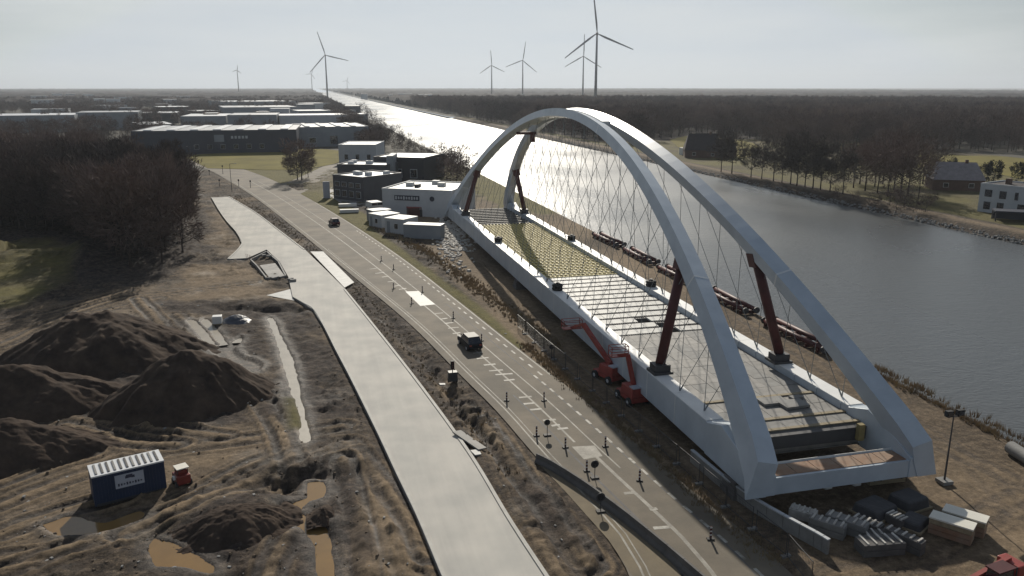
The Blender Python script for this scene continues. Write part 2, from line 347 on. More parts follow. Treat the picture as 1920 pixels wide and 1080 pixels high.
# ---- near land, left of the canal
def near_land():
    xs = np.arange(-110, BANK_L + .01, .26)
    ys = [34.0]
    while ys[-1] < 345: ys.append(ys[-1] + max(.2, .004 * ys[-1]))
    X, Y = np.meshgrid(xs, np.array(ys)); sh = X.shape
    n_edge = fbm(X, Y, 6, 4, 3)
    d_old, d_new = sdist(X, Y, old_poly), sdist(X, Y, new_poly)
    road = np.maximum(sstep(d_old - .3, .8), sstep(d_new - .5, 1.0))
    Z = .35 * fbm(X, Y, 14, 5, 11) + .32 * fbm(X, Y, 2.2, 3, 21)
    rough = np.ones(sh)
    right_side = sstep(-(X - (24 + (90 - Y) * .02)), 3) * (Y < 240)
    rough *= 1 - .72 * right_side
    grass = np.zeros(sh); sand = np.zeros(sh); dark = np.zeros(sh); wet = np.zeros(sh)
    def blob(poly, w=3, amp=3): return sstep(sdist(X, Y, PX(poly)) + amp * n_edge, w)
    # sand: bridge yard, dry patches, pale haul roads
    sand = np.maximum(sand, right_side * np.clip(.75 + .9 * fbm(X, Y, 20, 4, 31), .25, 1))
    for poly in ([(660, 930), (740, 920), (800, 1090), (670, 1090)], [(300, 560), (500, 520), (560, 560), (380, 575)], [(0, 860), (220, 850), (420, 800), (640, 790), (660, 840), (430, 880), (220, 1000), (0, 1050)],
                 [(960, 1000), (1010, 960), (1100, 1090), (1000, 1090)], [(340, 500), (470, 490), (500, 545), (330, 560)], [(820, 705), (850, 700), (860, 740), (815, 735)], [(385, 395), (420, 400), (450, 455), (440, 480), (395, 440)]):
        sand = np.maximum(sand, .8 * blob(poly))
    sand = np.maximum(sand, np.clip(1.6 * fbm(X, Y, 11, 4, 41) - .15, 0, .6))
    # dark, damp earth; one strip also colours in the trench shade
    for poly in ([(500, 600), (570, 590), (720, 830), (790, 1000), (700, 900), (560, 880), (510, 720)], [(480, 860), (640, 860), (650, 1080), (480, 1080)], [(330, 940), (560, 900), (560, 1080), (330, 1080)],
                 [(280, 570), (520, 568), (530, 590), (300, 590)], [(560, 380), (500, 400), (650, 520), (900, 800), (1060, 1010), (1120, 1090), (1040, 960), (880, 760), (700, 590), (600, 480)], [(40, 640), (180, 570), (380, 620), (520, 750), (420, 830), (0, 850), (0, 680)]):
        dark = np.maximum(dark, .95 * blob(poly, 3, 5))
    dark = np.maximum(dark, np.clip(1.7 * fbm(X, Y, 8, 4, 51) - .25, 0, .75) * (1 - right_side))
    wood = [(-200, 138), (-100, 132)] + PX([(120, 520), (200, 535), (300, 520), (395, 470)]) + [(-27, 220), (-40, 255), (-60, 300), (-62, 350), (-200, 350)]
    dark = np.maximum(dark, sstep(sdist(X, Y, wood) + 5 * n_edge, 5))
    # grass
    for poly, w in (([(328, 292), (560, 276), (700, 268), (640, 305), (575, 345), (500, 348), (360, 308)], 5), ([(505, 352), (560, 372), (640, 418), (745, 487), (860, 570), (965, 655), (985, 652), (930, 598), (850, 540), (770, 480), (700, 430), (690, 405), (640, 378), (600, 362)], 1.2),
                    ([(-60, 470), (40, 450), (95, 445), (150, 485), (120, 530), (40, 575), (-60, 590)], 4), ([(536, 745), (556, 745), (566, 800), (548, 800)], 2), ([(905, 335), (1000, 400), (980, 400), (880, 335), (800, 275), (700, 215), (715, 212)], 4)):
        grass = np.maximum(grass, (.5 + .5 * np.clip(1.5 * n_edge + .5, 0, 1) if poly[0][0] == -60 else 1) * sstep(sdist(X, Y, PX(poly)) + .35 * w * n_edge, w))  # mound grass lets dark earth through, so its shade sits in the colour
    bank_grass = sstep(-(Y - 205 + 10 * n_edge), 12) * sstep(-(X - 50 + 5 * n_edge), 3); grass = np.maximum(grass, bank_grass)
    grass = np.maximum(grass, sstep(-(Y - 235), 20) * (X > -3) * np.clip(.6 + fbm(X, Y, 25, 3, 77), 0, 1))
    haul = np.maximum(blob([(-20, 850), (200, 850), (420, 800), (640, 785), (665, 835), (430, 890), (300, 960), (-20, 1090)], 3, 2), blob([(-20, 620), (110, 575), (240, 540), (480, 515), (490, 545), (350, 565), (160, 610), (-20, 700)], 3, 2))
    dark *= 1 - .9 * haul; sand = np.maximum(sand, haul * (.4 + .6 * fbm(X, Y, 5, 3, 47))); Z *= 1 - .6 * haul
    # wheel ruts; crest light and groove shade are coloured into sand and dark masks
    ruts = [[(0, 948), (120, 902), (300, 850), (420, 832), (640, 800)], [(0, 1050), (150, 1020), (275, 980), (475, 872), (640, 815)], [(0, 1075), (180, 1005), (330, 960), (520, 880), (660, 850)], [(640, 830), (700, 930), (740, 1020), (770, 1080)], [(655, 830), (730, 920), (780, 1010)],
            [(0, 650), (110, 600), (230, 560), (350, 545), (480, 530)], [(0, 668), (60, 650), (150, 595), (300, 560)], [(0, 690), (90, 640), (180, 590)], [(0, 720), (60, 690), (130, 640)], [(330, 590), (420, 650), (470, 700)], [(260, 560), (330, 640), (380, 660)], [(420, 640), (520, 800), (560, 900)],
            [(1900, 900), (1700, 800), (1560, 700), (1400, 600)], [(1910, 960), (1800, 850), (1640, 750)], [(1500, 1075), (1650, 1060), (1800, 980), (1915, 930)], [(1560, 1080), (1720, 1050), (1860, 960)], [(870, 760), (980, 900), (1080, 1040)], [(905, 790), (1000, 920), (1110, 1060)], [(700, 600), (800, 700), (850, 760)], [(1000, 620), (1100, 720), (1230, 820), (1420, 990)],
            [(100, 780), (260, 800), (420, 820)], [(120, 800), (250, 830), (330, 835)], [(560, 980), (520, 1040), (500, 1090)], [(1000, 1000), (1060, 1090), (1090, 1130)], [(200, 620), (330, 730), (300, 790)], [(0, 1000), (110, 960), (230, 930)], [(230, 1000), (400, 925), (600, 830)], [(0, 905), (100, 868), (170, 850)], [(670, 850), (760, 960), (800, 1040)], [(0, 610), (120, 580), (240, 545)], [(640, 860), (670, 960), (690, 1080)]]
    for i, r in enumerate(ruts):
        ln = spline(PX(r), 2.5); x0, x1 = min(p[0] for p in ln) - 6, max(p[0] for p in ln) + 6; y0, y1 = min(p[1] for p in ln) - 6, max(p[1] for p in ln) + 6
        mk = (X > x0) & (X < x1) & (Y > y0) & (Y < y1)
        if not mk.any(): continue
        xx, yy = X[mk], Y[mk]; d = ldist(xx + .3 * vnoise(xx, yy, 4, 91 + i), yy + .3 * vnoise(xx, yy, 4, 92 + i), ln)
        yard = i in (12, 13, 14, 15, 19); amp = .35 if yard else 1.0
        wgt = np.exp(-(d / 2.3) ** 4) * np.clip(.75 + .9 * vnoise(xx, yy, 9, 171 + i), 0, 1)
        wave = np.sin(d * 9.0 + 1.2 * vnoise(xx, yy, 9, 181 + i)) + .5 * np.sin(d * 4.1 + 1.0)
        prof = -np.exp(-((d - .95) / .24) ** 2) + .7 * np.exp(-((d - 1.45) / .26) ** 2) + .45 * np.exp(-((d - .4) / .28) ** 2)
        Z[mk] = Z[mk] * (1 - .7 * wgt) + amp * wgt * (.085 * wave + .26 * prof * (.8 + .6 * vnoise(xx, yy, 5, 131 + i)))
        lite = np.clip(.25 + .6 * wave + .6 * prof, 0, 1); gro = np.clip(-.8 * wave - 1.2 * prof - .1, 0, 1)
        k1 = wgt * amp; sand[mk] = sand[mk] * (1 - k1) + k1 * lite; dark[mk] = dark[mk] * (1 - k1) + k1 * gro; wet[mk] = wet[mk] * (1 - k1) + k1 * gro
    for poly in ([(512, 600), (590, 595), (650, 700), (720, 850), (640, 790), (590, 830), (565, 720)], [(370, 885), (640, 850), (660, 1085), (590, 1085), (520, 900)], [(630, 870), (690, 960), (680, 1090), (615, 1090)], [(560, 390), (640, 470), (780, 640), (900, 800), (1060, 1010), (1040, 970), (880, 770), (700, 600), (590, 470)], [(290, 566), (560, 570), (530, 592), (300, 588)], [(330, 600), (510, 600), (560, 780), (470, 780), (430, 700)]):
        b_ = blob(poly, 3, 5) * np.clip(.75 + 1.1 * fbm(X, Y, 5, 3, 57), 0, 1); dark = np.maximum(dark, .9 * b_); sand *= 1 - .8 * b_  # darkens the earth again, the trench shade strip with it
    # ditches, pits and spoil
    def bump_at(px, py, rx, ry, h, rot=0):
        cx, cy = G(px, py); dx, dy = X - cx, Y - cy; a, b = dx * math.cos(rot) + dy * math.sin(rot), -dx * math.sin(rot) + dy * math.cos(rot)
        return h * np.exp(-((a / rx) ** 2 + (b / ry) ** 2)) * (1 + .5 * n_edge)
    Z += bump_at(60, 490, 15, 10, 5.0) + bump_at(570, 895, 4.2, 2.2, -1.5) + bump_at(450, 960, 4, 2.4, .9) + bump_at(600, 985, 1.6, 1.3, .9) + bump_at(700, 1010, 2.4, 3, .35) + bump_at(395, 1040, 2, 1, .4) + bump_at(1030, 930, 2.0, 2.4, .5)
    for ln, w, h in (([(592, 900), (592, 930), (545, 962), (590, 985), (600, 1090)], 1.5, -.95), ([(520, 590), (540, 690), (570, 830)], 1.3, -.35), ([(420, 575), (560, 580)], 1.5, -1.1), ([(350, 600), (440, 660), (500, 690)], 1.6, -.5), ([(300, 1025), (350, 1040), (430, 1090)], 1.6, -.7), ([(110, 985), (230, 975)], 2.2, -.45),
                     ([(700, 560), (860, 760), (1000, 930), (1100, 1080)], 1.0, -.55), ([(720, 465), (850, 575), (960, 655)], 1.2, -.45)):
        L = spline(PX(ln), 2); Z += h * np.exp(-(ldist(X, Y, L) / w) ** 2) * (1 + .6 * n_edge)
    sand = np.maximum(sand, blob([(668, 935), (735, 925), (800, 1090), (675, 1090)], 2, 2))
    for pts, zw in POOLS:
        sd = sdist(X, Y, spline(PX(pts, zw), .7)) + .25 * vnoise(X, Y, .9, 401); inside = sstep(sd, .5); near = sstep(sd - 1.0, 1.6)
        Z = Z * (1 - near) + np.maximum(Z, zw + .12) * near; Z = Z * (1 - inside) + (zw - .22) * inside; wet = np.maximum(wet, near); dark = np.maximum(dark, .5 * near)
    # clods
    clod = np.clip(fbm(X, Y, 1.1, 2, 61) - .12, 0, 1) * (1 - right_side * .85) * np.clip(fbm(X, Y, 9, 2, 63) + .35, 0, 1)
    calm = 1 - .75 * haul
    Z += calm * clod * 1.5 * sstep(-(POOLD(X, Y) - .8), 1)
    Z += calm * (.16 * fbm(X, Y, .9, 2, 81) + .22 * np.abs(fbm(X, Y, 2.6, 3, 83))) * (1 - .85 * right_side) * sstep(-(POOLD(X, Y) - .4), .8)
    Z *= rough
    Z = Z * (1 - .85 * np.clip(grass, 0, 1) * (X > -60))
    road = np.maximum(road, np.maximum(sstep(sdist(X, Y, PX([(582, 473), (606, 473), (664, 531), (646, 541)])) - .4, .8), sstep(sdist(X, Y, PX([(500, 553), (546, 541), (552, 563)])) - .3, .6)))
    Z = Z * (1 - road) - .10 * road
    Z = np.where(sstep(d_old - 1.2, 2) > .5, np.minimum(Z, .02), Z)
    # canal bank and outer rim
    e = np.clip((X - (BANK_L - 2.4)) / 2.4, 0, 1); Z = Z * (1 - e) + (-.1 - 2.2 * np.clip((X - (BANK_L - 1.1)) / 1.1, 0, 1)) * e
    rim = np.minimum(np.minimum((X - xs[0]) / 6, (Y - ys[0]) / 2), (ys[-1] - Y) / 12); Z *= np.clip(rim, 0, 1) * (X < BANK_L - 2.4) + (X >= BANK_L - 2.4)
    wet = np.clip(wet + np.clip(fbm(X, Y, 5, 3, 71) * 1.2 - .2, 0, .6) * (1 - right_side), 0, 1) * (1 - grass)
    o = grid_obj('ground', X, Y, Z, M['ground'], dict(grass=np.clip(grass, 0, 1), sand=np.clip(sand, 0, 1), dark=np.clip(dark, 0, 1), wet=wet))
    tag(o, kind='structure'); return xs[0], ys[0], ys[-1], (xs, np.array(ys), Z)
gx0, gy0, gy1, (GX, GY, GZ) = near_land()
def ground_z(x, y):
    if not (GX[0] < x < GX[-1] and GY[0] < y < GY[-1]): return 0.0
    i = min(int((x - GX[0]) / .26), len(GX) - 2); j = min(int(np.searchsorted(GY, y)), len(GY) - 1)
    return float(GZ[j, i])

# ---- wide land to the horizon (left and right of the canal), one grid each
def wide(name, xb, yb, skip, gr):
    me = MB()
    idx = {}
    for j, y in enumerate(yb):
        for i, x in enumerate(xb): idx[i, j] = len(me.v); me.v.append((x, y, 0))
    for j in range(len(yb) - 1):
        for i in range(len(xb) - 1):
            cx, cy = (xb[i] + xb[i + 1]) / 2, (yb[j] + yb[j + 1]) / 2
            if not skip(cx, cy): me.f.append((idx[i, j], idx[i + 1, j], idx[i + 1, j + 1], idx[i, j + 1]))
    o = me.build(name, M['wide_land']); return tag(o, kind='structure')
def wide_mat():
    m = mat('distant_land', (.075, .066, .04), .95, scale=.006, rgb2=(.035, .032, .03), detail=8); return m
M['wide_land'] = wide_mat()
wide('land', [-14000, -3000, -800, -300, gx0, -40, 0, BANK_L - 2.4], [-300, 0, gy0, 150, gy1, 500, 900, 1600, 3000, 6000, 14000], lambda x, y: gx0 < x and gy0 < y < gy1, None)

def right_land():
    xs = np.concatenate([np.arange(BANK_R - 3, 190, .8), np.arange(190, 330, 2.5)]); ys = []
    y = 60.0
    while y < 900: ys.append(y); y += max(.9, .008 * y)
    X, Y = np.meshgrid(xs, np.array(ys)); ne = fbm(X, Y, 7, 4, 5)
    q = X - BANK_R
    Z = np.interp(q, [-3, -1, 0, 3, 6, 9, 14], [-3.2, -2.2, -1.6, -.2, .15, .0, 0]) + .35 * fbm(X, Y, 1.4, 2, 9) * np.exp(-((q - .2) / 1.6) ** 2) + .12 * ne * (q > 3)
    grass = sstep(-(q - 9.5 + 1.2 * ne), 2) * np.clip(.75 + .8 * fbm(X, Y, 18, 3, 6), 0, 1); sand = np.exp(-((q - 5.5) / 1.8) ** 2) * .8; dark = np.exp(-((q - .3) / 1.1) ** 2) * .8
    forest = np.clip(fbm(X, Y, 60, 2, 8) * 2 + .1, 0, 1) * (X > 200) * (Y > 330) + (X > 172) * (Y > 470); dark = np.maximum(dark, np.clip(forest, 0, 1)); grass *= 1 - np.clip(forest, 0, 1)
    Z = np.where(X > 322, 0, Z)
    o = grid_obj('far_bank_ground', X, Y, Z, M['ground'], dict(grass=grass, sand=np.clip(sand, 0, 1), dark=np.clip(dark, 0, 1), wet=np.zeros(X.shape))); tag(o, kind='structure')
    return xs[-1], ys[0], ys[-1]
rx1, ry0, ry1 = right_land()
wide('land', [BANK_R - 3, BANK_R + 2, rx1, 700, 1600, 4000, 14000], [-300, ry0, ry1, 1600, 3000, 6000, 14000], lambda x, y: x < rx1 and ry0 < y < ry1, None)

# ---- canal water
def water_mat():
    m = bpy.data.materials.new('canal_water'); m.use_nodes = True; n = m.node_tree.nodes; l = m.node_tree.links
    p = n['Principled BSDF']; p.inputs['Base Color'].default_value = (.085, .09, .092, 1); p.inputs['Roughness'].default_value = .22; p.inputs['IOR'].default_value = 1.33
    t = n.new('ShaderNodeTexCoord'); h = None
    def nz(sc, sx, sy, dist):
        mpn = n.new('ShaderNodeMapping'); mpn.inputs['Scale'].default_value = (sx, sy, 1); mpn.inputs['Rotation'].default_value = (0, 0, .35); l.new(t.outputs['Object'], mpn.inputs[0])
        x = n.new('ShaderNodeTexNoise'); x.inputs['Scale'].default_value = sc; x.inputs['Detail'].default_value = 4; l.new(mpn.outputs[0], x.inputs['Vector']); return x.outputs['Fac']
    b1 = n.new('ShaderNodeBump'); b1.inputs['Distance'].default_value = .2; b1.inputs['Strength'].default_value = .4; l.new(nz(.55, .55, 1.2, 0), b1.inputs['Height'])
    b2 = n.new('ShaderNodeBump'); b2.inputs['Distance'].default_value = .12; b2.inputs['Strength'].default_value = .6; l.new(nz(2.2, .6, 1.2, 0), b2.inputs['Height']); l.new(b1.outputs[0], b2.inputs['Normal'])
    l.new(b2.outputs[0], p.inputs['Normal'])
    big = nz(.02, 1, .5, 0); r = n.new('ShaderNodeMapRange'); r.inputs['From Min'].default_value = .35; r.inputs['From Max'].default_value = .65; r.inputs['To Min'].default_value = .24; r.inputs['To Max'].default_value = .36
    l.new(big, r.inputs['Value']); l.new(r.outputs[0], p.inputs['Roughness'])
    return m
M['water'] = water_mat()
wb = MB(); ys_w = [-300, 0, 100, 300, 700, 1500, 3200, 5200]
wb.v = [(x, y, WATER_Z) for y in ys_w for x in (BANK_L - 1.6, BANK_R + 2.5)]
wb.f = [(2 * i, 2 * i + 1, 2 * i + 3, 2 * i + 2) for i in range(len(ys_w) - 1)]
tag(wb.build('canal_water', M['water']), kind='structure')

# ------------------------------------------------------------------ roads
def sheet(name, poly, z, m, parent=None, kind='structure', label=None):
    import mathutils
    tri = mathutils.geometry.tessellate_polygon([[Vector((p[0], p[1], 0)) for p in poly]])
    b = MB(); b.v = [(p[0], p[1], z) for p in poly]
    for t in tri:
        a, c, d = (Vector(b.v[i]) for i in t); b.f.append(tuple(t) if (c - a).cross(d - a).z > 0 else tuple(t)[::-1])
    o = b.build(name, m, parent); return tag(o, label, kind=kind)
old_road = sheet('old_road', old_poly, .03, M['asphalt'])
nr_l = new_left; nr_r = new_right
new_road = sheet('new_road', new_poly, .24, M['concrete_road'])
side = MB(); n = len(new_poly)
side.v = [(p[0], p[1], .24) for p in new_poly] + [(p[0], p[1], -.5) for p in new_poly]
side.f = [(i, n + i, n + (i + 1) % n, (i + 1) % n) for i in range(n)]
side.build('road_slab_edge', M['grey_conc'], new_road)
# kerbs cast along both edges, butted end to end in 6 m lengths near, longer far
def kerb_run(line, inward, parent, L=4.0, w=.30, z0=.05, z1=.33):
    ln = line; a, b = offset(ln, inward * .02), offset(ln, inward * (w + .02))
    acc = []; seg = 0; k = 0
    for i in range(len(ln) - 1):
        acc.append(i); seg += math.hypot(ln[i + 1][0] - ln[i][0], ln[i + 1][1] - ln[i][1])
        if seg >= L or i == len(ln) - 2:
            ids = acc + [i + 1]; mb = MB(); ribbon(mb, [a[j] for j in ids], [b[j] for j in ids], z0 + .195, z1)
            o = mb.build('kerb', M['kerb'], parent); acc = []; seg = 0; k += 1
kerb_run(spline(new_left[:11], 1.0), 1, new_road)
kerb_run(spline(new_left[15:], 1.0), 1, new_road)
kerb_run(spline(new_right[:7], 1.0), -1, new_road)
kerb_run(spline(new_right[8:], 1.0), -1, new_road)
# expansion joints and pale fresh slabs
sheet('fresh_slab', PX([(582, 473), (606, 473), (664, 531), (646, 541)], .1), .27, M['slab_white'], new_road)
sheet('fresh_slab', PX([(500, 553), (546, 541), (552, 563)], .1), .05, M['slab_white'], new_road)

def strip(name, line, w, z, m, parent):
    a, b = offset(line, -w / 2), offset(line, w / 2); mb = MB(); ribbon(mb, a, b, z); return mb.build(name, m, parent)
def between(f, a=old_left, b=old_right, n=260):
    """line at fraction f across the old road"""
    def rs(L):
        L = np.array(L); d = np.concatenate([[0], np.cumsum(np.hypot(*np.diff(L, axis=0).T))]); u = np.linspace(0, d[-1], n); return np.stack([np.interp(u, d, L[:, 0]), np.interp(u, d, L[:, 1])], 1)
    A_, B_ = rs(a), rs(b); return [tuple(p) for p in A_ * (1 - f) + B_ * f]
def cut(line, y0, y1): return [p for p in line if y0 <= p[1] <= y1]
def dashes(line, on, off, w, m, y0, y1, name='lane_dash', z=.036):
    L = np.array(line); d = np.concatenate([[0], np.cumsum(np.hypot(*np.diff(L, axis=0).T))])
    q = 0
    while q + on < d[-1]:
        u = np.linspace(q, q + on, 4); pts = [(np.interp(v, d, L[:, 0]), np.interp(v, d, L[:, 1])) for v in u]
        if y0 < pts[0][1] < y1: strip(name, pts, w, z, m, old_road)
        q += on + off
edge_r = offset(old_right, -2.1); edge_r_far = offset(old_right, -1.2)
sheet('dusty_lane', PX([(1012, 872), (1040, 888), (1095, 925), (1180, 990), (1250, 1048), (1300, 1100), (1200, 1100), (1140, 1012), (1060, 922)]), .034, M['dusty'], old_road)
dashes(edge_r, 1.15, 1.15, .26, M['paint'], 36, 84)
dashes(edge_r_far, 1.3, 1.5, .25, M['paint'], 84, 190)
strip('edge_line', cut(offset(old_right, -.25), 84, 240), .18, .036, M['paint_worn'], old_road)
strip('edge_line', cut(offset(old_left, 1.0), 36, 300), .16, .036, M['paint_worn'], old_road)
strip('edge_line', cut(offset(old_left, 1.45), 36, 170), .10, .036, M['paint_worn'], old_road)
strip('centre_line', cut(between(.52), 36, 66), .34, .036, M['paint_worn'], old_road)
strip('centre_line', cut(between(.46), 66, 300), .22, .036, M['paint_worn'], old_road)
strip('centre_line', cut(between(.62), 60, 300), .16, .036, M['paint_worn'], old_road)
strip('seam', cut(between(.33), 36, 80), .22, .034, M['dark_conc'], old_road)
strip('seam', cut(between(.78), 36, 120), .14, .034, M['dark_conc'], old_road)
sheet('white_patch', PX([(760, 547), (785, 546), (816, 571), (788, 574)]), .038, M['slab_white'], old_road)
sheet('white_patch', PX([(1072, 838), (1115, 836), (1130, 856), (1095, 862)]), .038, M['paint_worn'], old_road)
for i, (px, py, w) in enumerate([(700, 504, 14), (712, 512, 16), (722, 519, 12), (735, 528, 16), (745, 536, 12), (755, 542, 14), (822, 588, 18), (832, 598, 14), (842, 606, 16), (850, 615, 20), (856, 625, 14), (866, 628, 18), (896, 662, 18), (905, 672, 22), (918, 684, 22), (930, 695, 26), (945, 702, 32), (955, 713, 20), (985, 745, 24), (992, 757, 20), (1005, 768, 22), (1030, 788, 24), (1042, 798, 16), (1055, 804, 20), (1180, 925, 20), (1225, 955, 14), (1240, 990, 30)]):
    a, b = G(px - w / 2, py + 1), G(px + w / 2, py - 1); strip('ladder_bar', [a, ((a[0] + b[0]) / 2, (a[1] + b[1]) / 2), b], .42, .040, M['paint'] if i % 3 else M['paint_worn'], old_road)
# side road by the showroom
sheet('side_street', PX([(500, 352), (545, 340), (585, 322), (610, 310), (640, 308), (625, 325), (590, 345), (575, 358), (545, 372)]), .045, M['asphalt'])
sheet('forecourt', PX([(596, 352), (640, 382), (692, 398), (705, 392), (700, 380), (650, 372), (622, 350)]), .05, M['slab'])

# ------------------------------------------------------------------ the arch bridge
S0, S1, MID_T = 49.8, 196.0, 40.35
Z0, RISE, OFF_TOP, BASE = 2.88, 26.0, 1.06, 7.5
GB, GW = 7.15, .85                      # girder offset from the bridge axis, half width
ZB, ZT, ZD = 1.5, 4.45, 3.75            # girder underside, girder top, deck top
SM, HL = (S0 + S1) / 2, (S1 - S0) / 2
def arch_pt(side, q):
    x = (q - SM) / HL; h = 1 - x * x
    return Vector((MID_T + side * (BASE - (BASE - OFF_TOP) * h), q, Z0 + RISE * h))
bridge = absroot('arch_bridge', 'white tied arch bridge under construction standing on the canal bank', 'bridge', (MID_T, S0, 0))
for side in (-1, 1):
    N = 72; v = []; f = []
    for i in range(N + 1):
        q = S0 - 1.2 + (S1 - S0 + 2.4) * i / N
        p = arch_pt(side, q); d = (arch_pt(side, q + .1) - arch_pt(side, q - .1)).normalized()
        x = abs((q - SM) / HL); w = .78 + .16 * x ** 6; dep = .62 + .20 * x ** 2 + .45 * x ** 8
        ln_ = math.atan2(BASE - OFF_TOP, RISE); lat = Vector((math.cos(ln_), 0, side * math.sin(ln_)))      # the ribs lean in towards each other
        lat = (lat - d * lat.dot(d)).normalized(); nrm = d.cross(lat); nrm = (nrm if nrm.z > 0 else -nrm).normalized()
        if lat.x < 0: lat = -lat
        for a, b in ((-1, -1), (1, -1), (1, 1), (-1, 1)):
            c = p + lat * (w * a) + nrm * (dep * b); c.z = max(c.z, ZB); c.y = min(max(c.y, S0 + .62), S1 - .62); v.append(tuple(c))
    for i in range(N):
        for k in range(4): f.append((4 * i + k, 4 * i + (k + 1) % 4, 4 * i + 4 + (k + 1) % 4, 4 * i + 4 + k))
    f += [(3, 2, 1, 0), tuple(4 * N + k for k in range(4))]
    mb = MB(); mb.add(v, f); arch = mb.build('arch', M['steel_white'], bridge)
    import bmesh
    bm = bmesh.new(); bm.from_mesh(arch.data); bmesh.ops.recalc_face_normals(bm, faces=bm.faces); bm.to_mesh(arch.data); bm.free()
    # site splices: slim collars round the rib
    for q in (68.5, 104.5, 148, 184):
        p = arch_pt(side, q); d = (arch_pt(side, q + .1) - arch_pt(side, q - .1)).normalized(); lat = Vector((math.cos(ln_), 0, side * math.sin(ln_))); lat = (lat - d * lat.dot(d)).normalized(); nrm = d.cross(lat)
        x = abs((q - SM) / HL); w = .78 + .16 * x ** 6 + .012; dep = .62 + .20 * x ** 2 + .45 * x ** 8 + .012
        MB().box(p, (2 * w, 2 * dep, .22), M=Matrix((lat, nrm, d)).transposed()).build('splice_collar', M['steel_lit_tone'], arch)
    # tie girder
    x0 = MID_T + side * GB; g = MB(); hw = GW
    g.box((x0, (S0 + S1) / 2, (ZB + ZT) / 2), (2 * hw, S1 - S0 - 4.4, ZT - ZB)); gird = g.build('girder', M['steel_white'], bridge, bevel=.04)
    for k in range(20):                                   # girder top plates, sunlit brightness put into their whiter colour
        y = 59 + k * 6.6; MB().box((x0, y + 3.28, ZT + .03), (2 * hw - .06, 6.54, .06)).build('top_plate', M['plate_sunlit'], gird)
    for k in range(21): MB().box((x0 - hw - .004 if side < 0 else x0 + hw + .004, 58.6 + k * 6.6, (ZB + ZT) / 2), (.02, .14, ZT - ZB - .1)).build('weld_seam', M['steel_lit_tone'], gird)
    for k in range(36):
        y = 60 + k * 3.75; MB().box((x0 - side * (hw + .02), y, ZD + .36), (.12, .16, .62)).build('stiffener', M['steel_white'], gird)
    # foot
    for q, sg in ((S0, 1), (S1, -1)):
        ft = MB(); prof = [(q + sg * .7, ZB - .02), (q + sg * 9.0, ZB - .02), (q + sg * 9.0, ZT - .05), (q + sg * 6.4, ZT + .8), (q + sg * 2.6, ZB + 2.6), (q + sg * .7, ZB + 1.7)]
        w0 = .95; vv = [(x0 + dx * w0, a, b) for dx in (-1, 1) for a, b in prof]; n6 = len(prof)
        ff = [tuple(range(n6)), tuple(range(n6, 2 * n6))[::-1]] + [(i, n6 + i, n6 + (i + 1) % n6, (i + 1) % n6) for i in range(n6)]
        ft.add(vv, ff); o = ft.build('arch_foot', M['steel_white'], bridge, bevel=.05)
        bm = bmesh.new(); bm.from_mesh(o.data); bmesh.ops.recalc_face_normals(bm, faces=bm.faces); bm.to_mesh(o.data); bm.free()
    # crossed hangers: two sets leaning either way
    for lean in (-1, 1):
        for i in range(26):
            y = 61 + i * 5.05
            lo = Vector((x0, y, ZT)); hi = None
            for t in np.linspace(0, 1, 160):
                q = y + lean * 16 * t; z = ZT + 34 * t
                if q < S0 + 7 or q > S1 - 7: break
                p = arch_pt(side, q)
                if z >= p.z - .6: hi = p; break
            if hi is None or hi.z < 8.5: continue
            hg = MB().tube([lo, hi], .03, 6).build('hanger', M['cable'], bridge)
            MB().bar(lo, lo + (hi - lo).normalized() * .8, .11).build('socket', M['cable'], hg)
    # temporary oxide red props between girder and rib
    for q in (71.3, 177.2):
        top = arch_pt(side, q + (1.6 if q < 100 else -1.6)); top.z -= .75
        lo = Vector((MID_T + side * (GB - .3), q, ZT + 1.0))
        pr = MB().tube([lo, top], .52, 12).build('prop', M['red_dark'], bridge, smooth=True); pr['label'] = 'oxide red temporary prop'
        sd = MB(); sd.box((lo.x, lo.y, ZT + .55), (1.7, 1.4, .9)); sd.box((lo.x, lo.y, ZT + .2), (2.1, 2.0, .25)); sd.build('saddle', M['dark_steel'], pr)
        cl = MB(); cl.bar(top - (top - lo).normalized() * 1.2, top + (top - lo).normalized() * .3, 1.35, 1.35); cl.build('clamp', M['red_dark'], pr)
        for a in (-.4, .4): MB().bar((lo.x + a, lo.y, ZT + 1.0), tuple(lo + (top - lo) * .2 + Vector((a * 1.1, 0, 0))), .14).build('brace_rod', M['red_dark'], pr)
# crown plate closing the gap between the ribs, and the small red clamp left under the crown
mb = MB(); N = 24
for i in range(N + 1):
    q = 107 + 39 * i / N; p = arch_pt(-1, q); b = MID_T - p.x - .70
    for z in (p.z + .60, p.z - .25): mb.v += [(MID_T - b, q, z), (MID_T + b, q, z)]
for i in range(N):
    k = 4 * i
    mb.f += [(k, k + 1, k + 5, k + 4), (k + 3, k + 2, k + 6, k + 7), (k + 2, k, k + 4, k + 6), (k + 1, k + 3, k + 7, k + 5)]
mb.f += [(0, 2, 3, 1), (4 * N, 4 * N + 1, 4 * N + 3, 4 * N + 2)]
mb.build('crown_plate', M['steel_lit_tone'], bridge)
mb = MB(); p0, p1 = arch_pt(-1, 150), arch_pt(1, 150); mb.bar((p0.x, 150, p0.z - 1.0), (p1.x, 150, p1.z - 1.0), .5); mb.box((MID_T + 1.2, 150, p0.z - 1.9), (.8, .7, 1.6)); mb.build('crown_clamp', M['red_dark'], bridge)
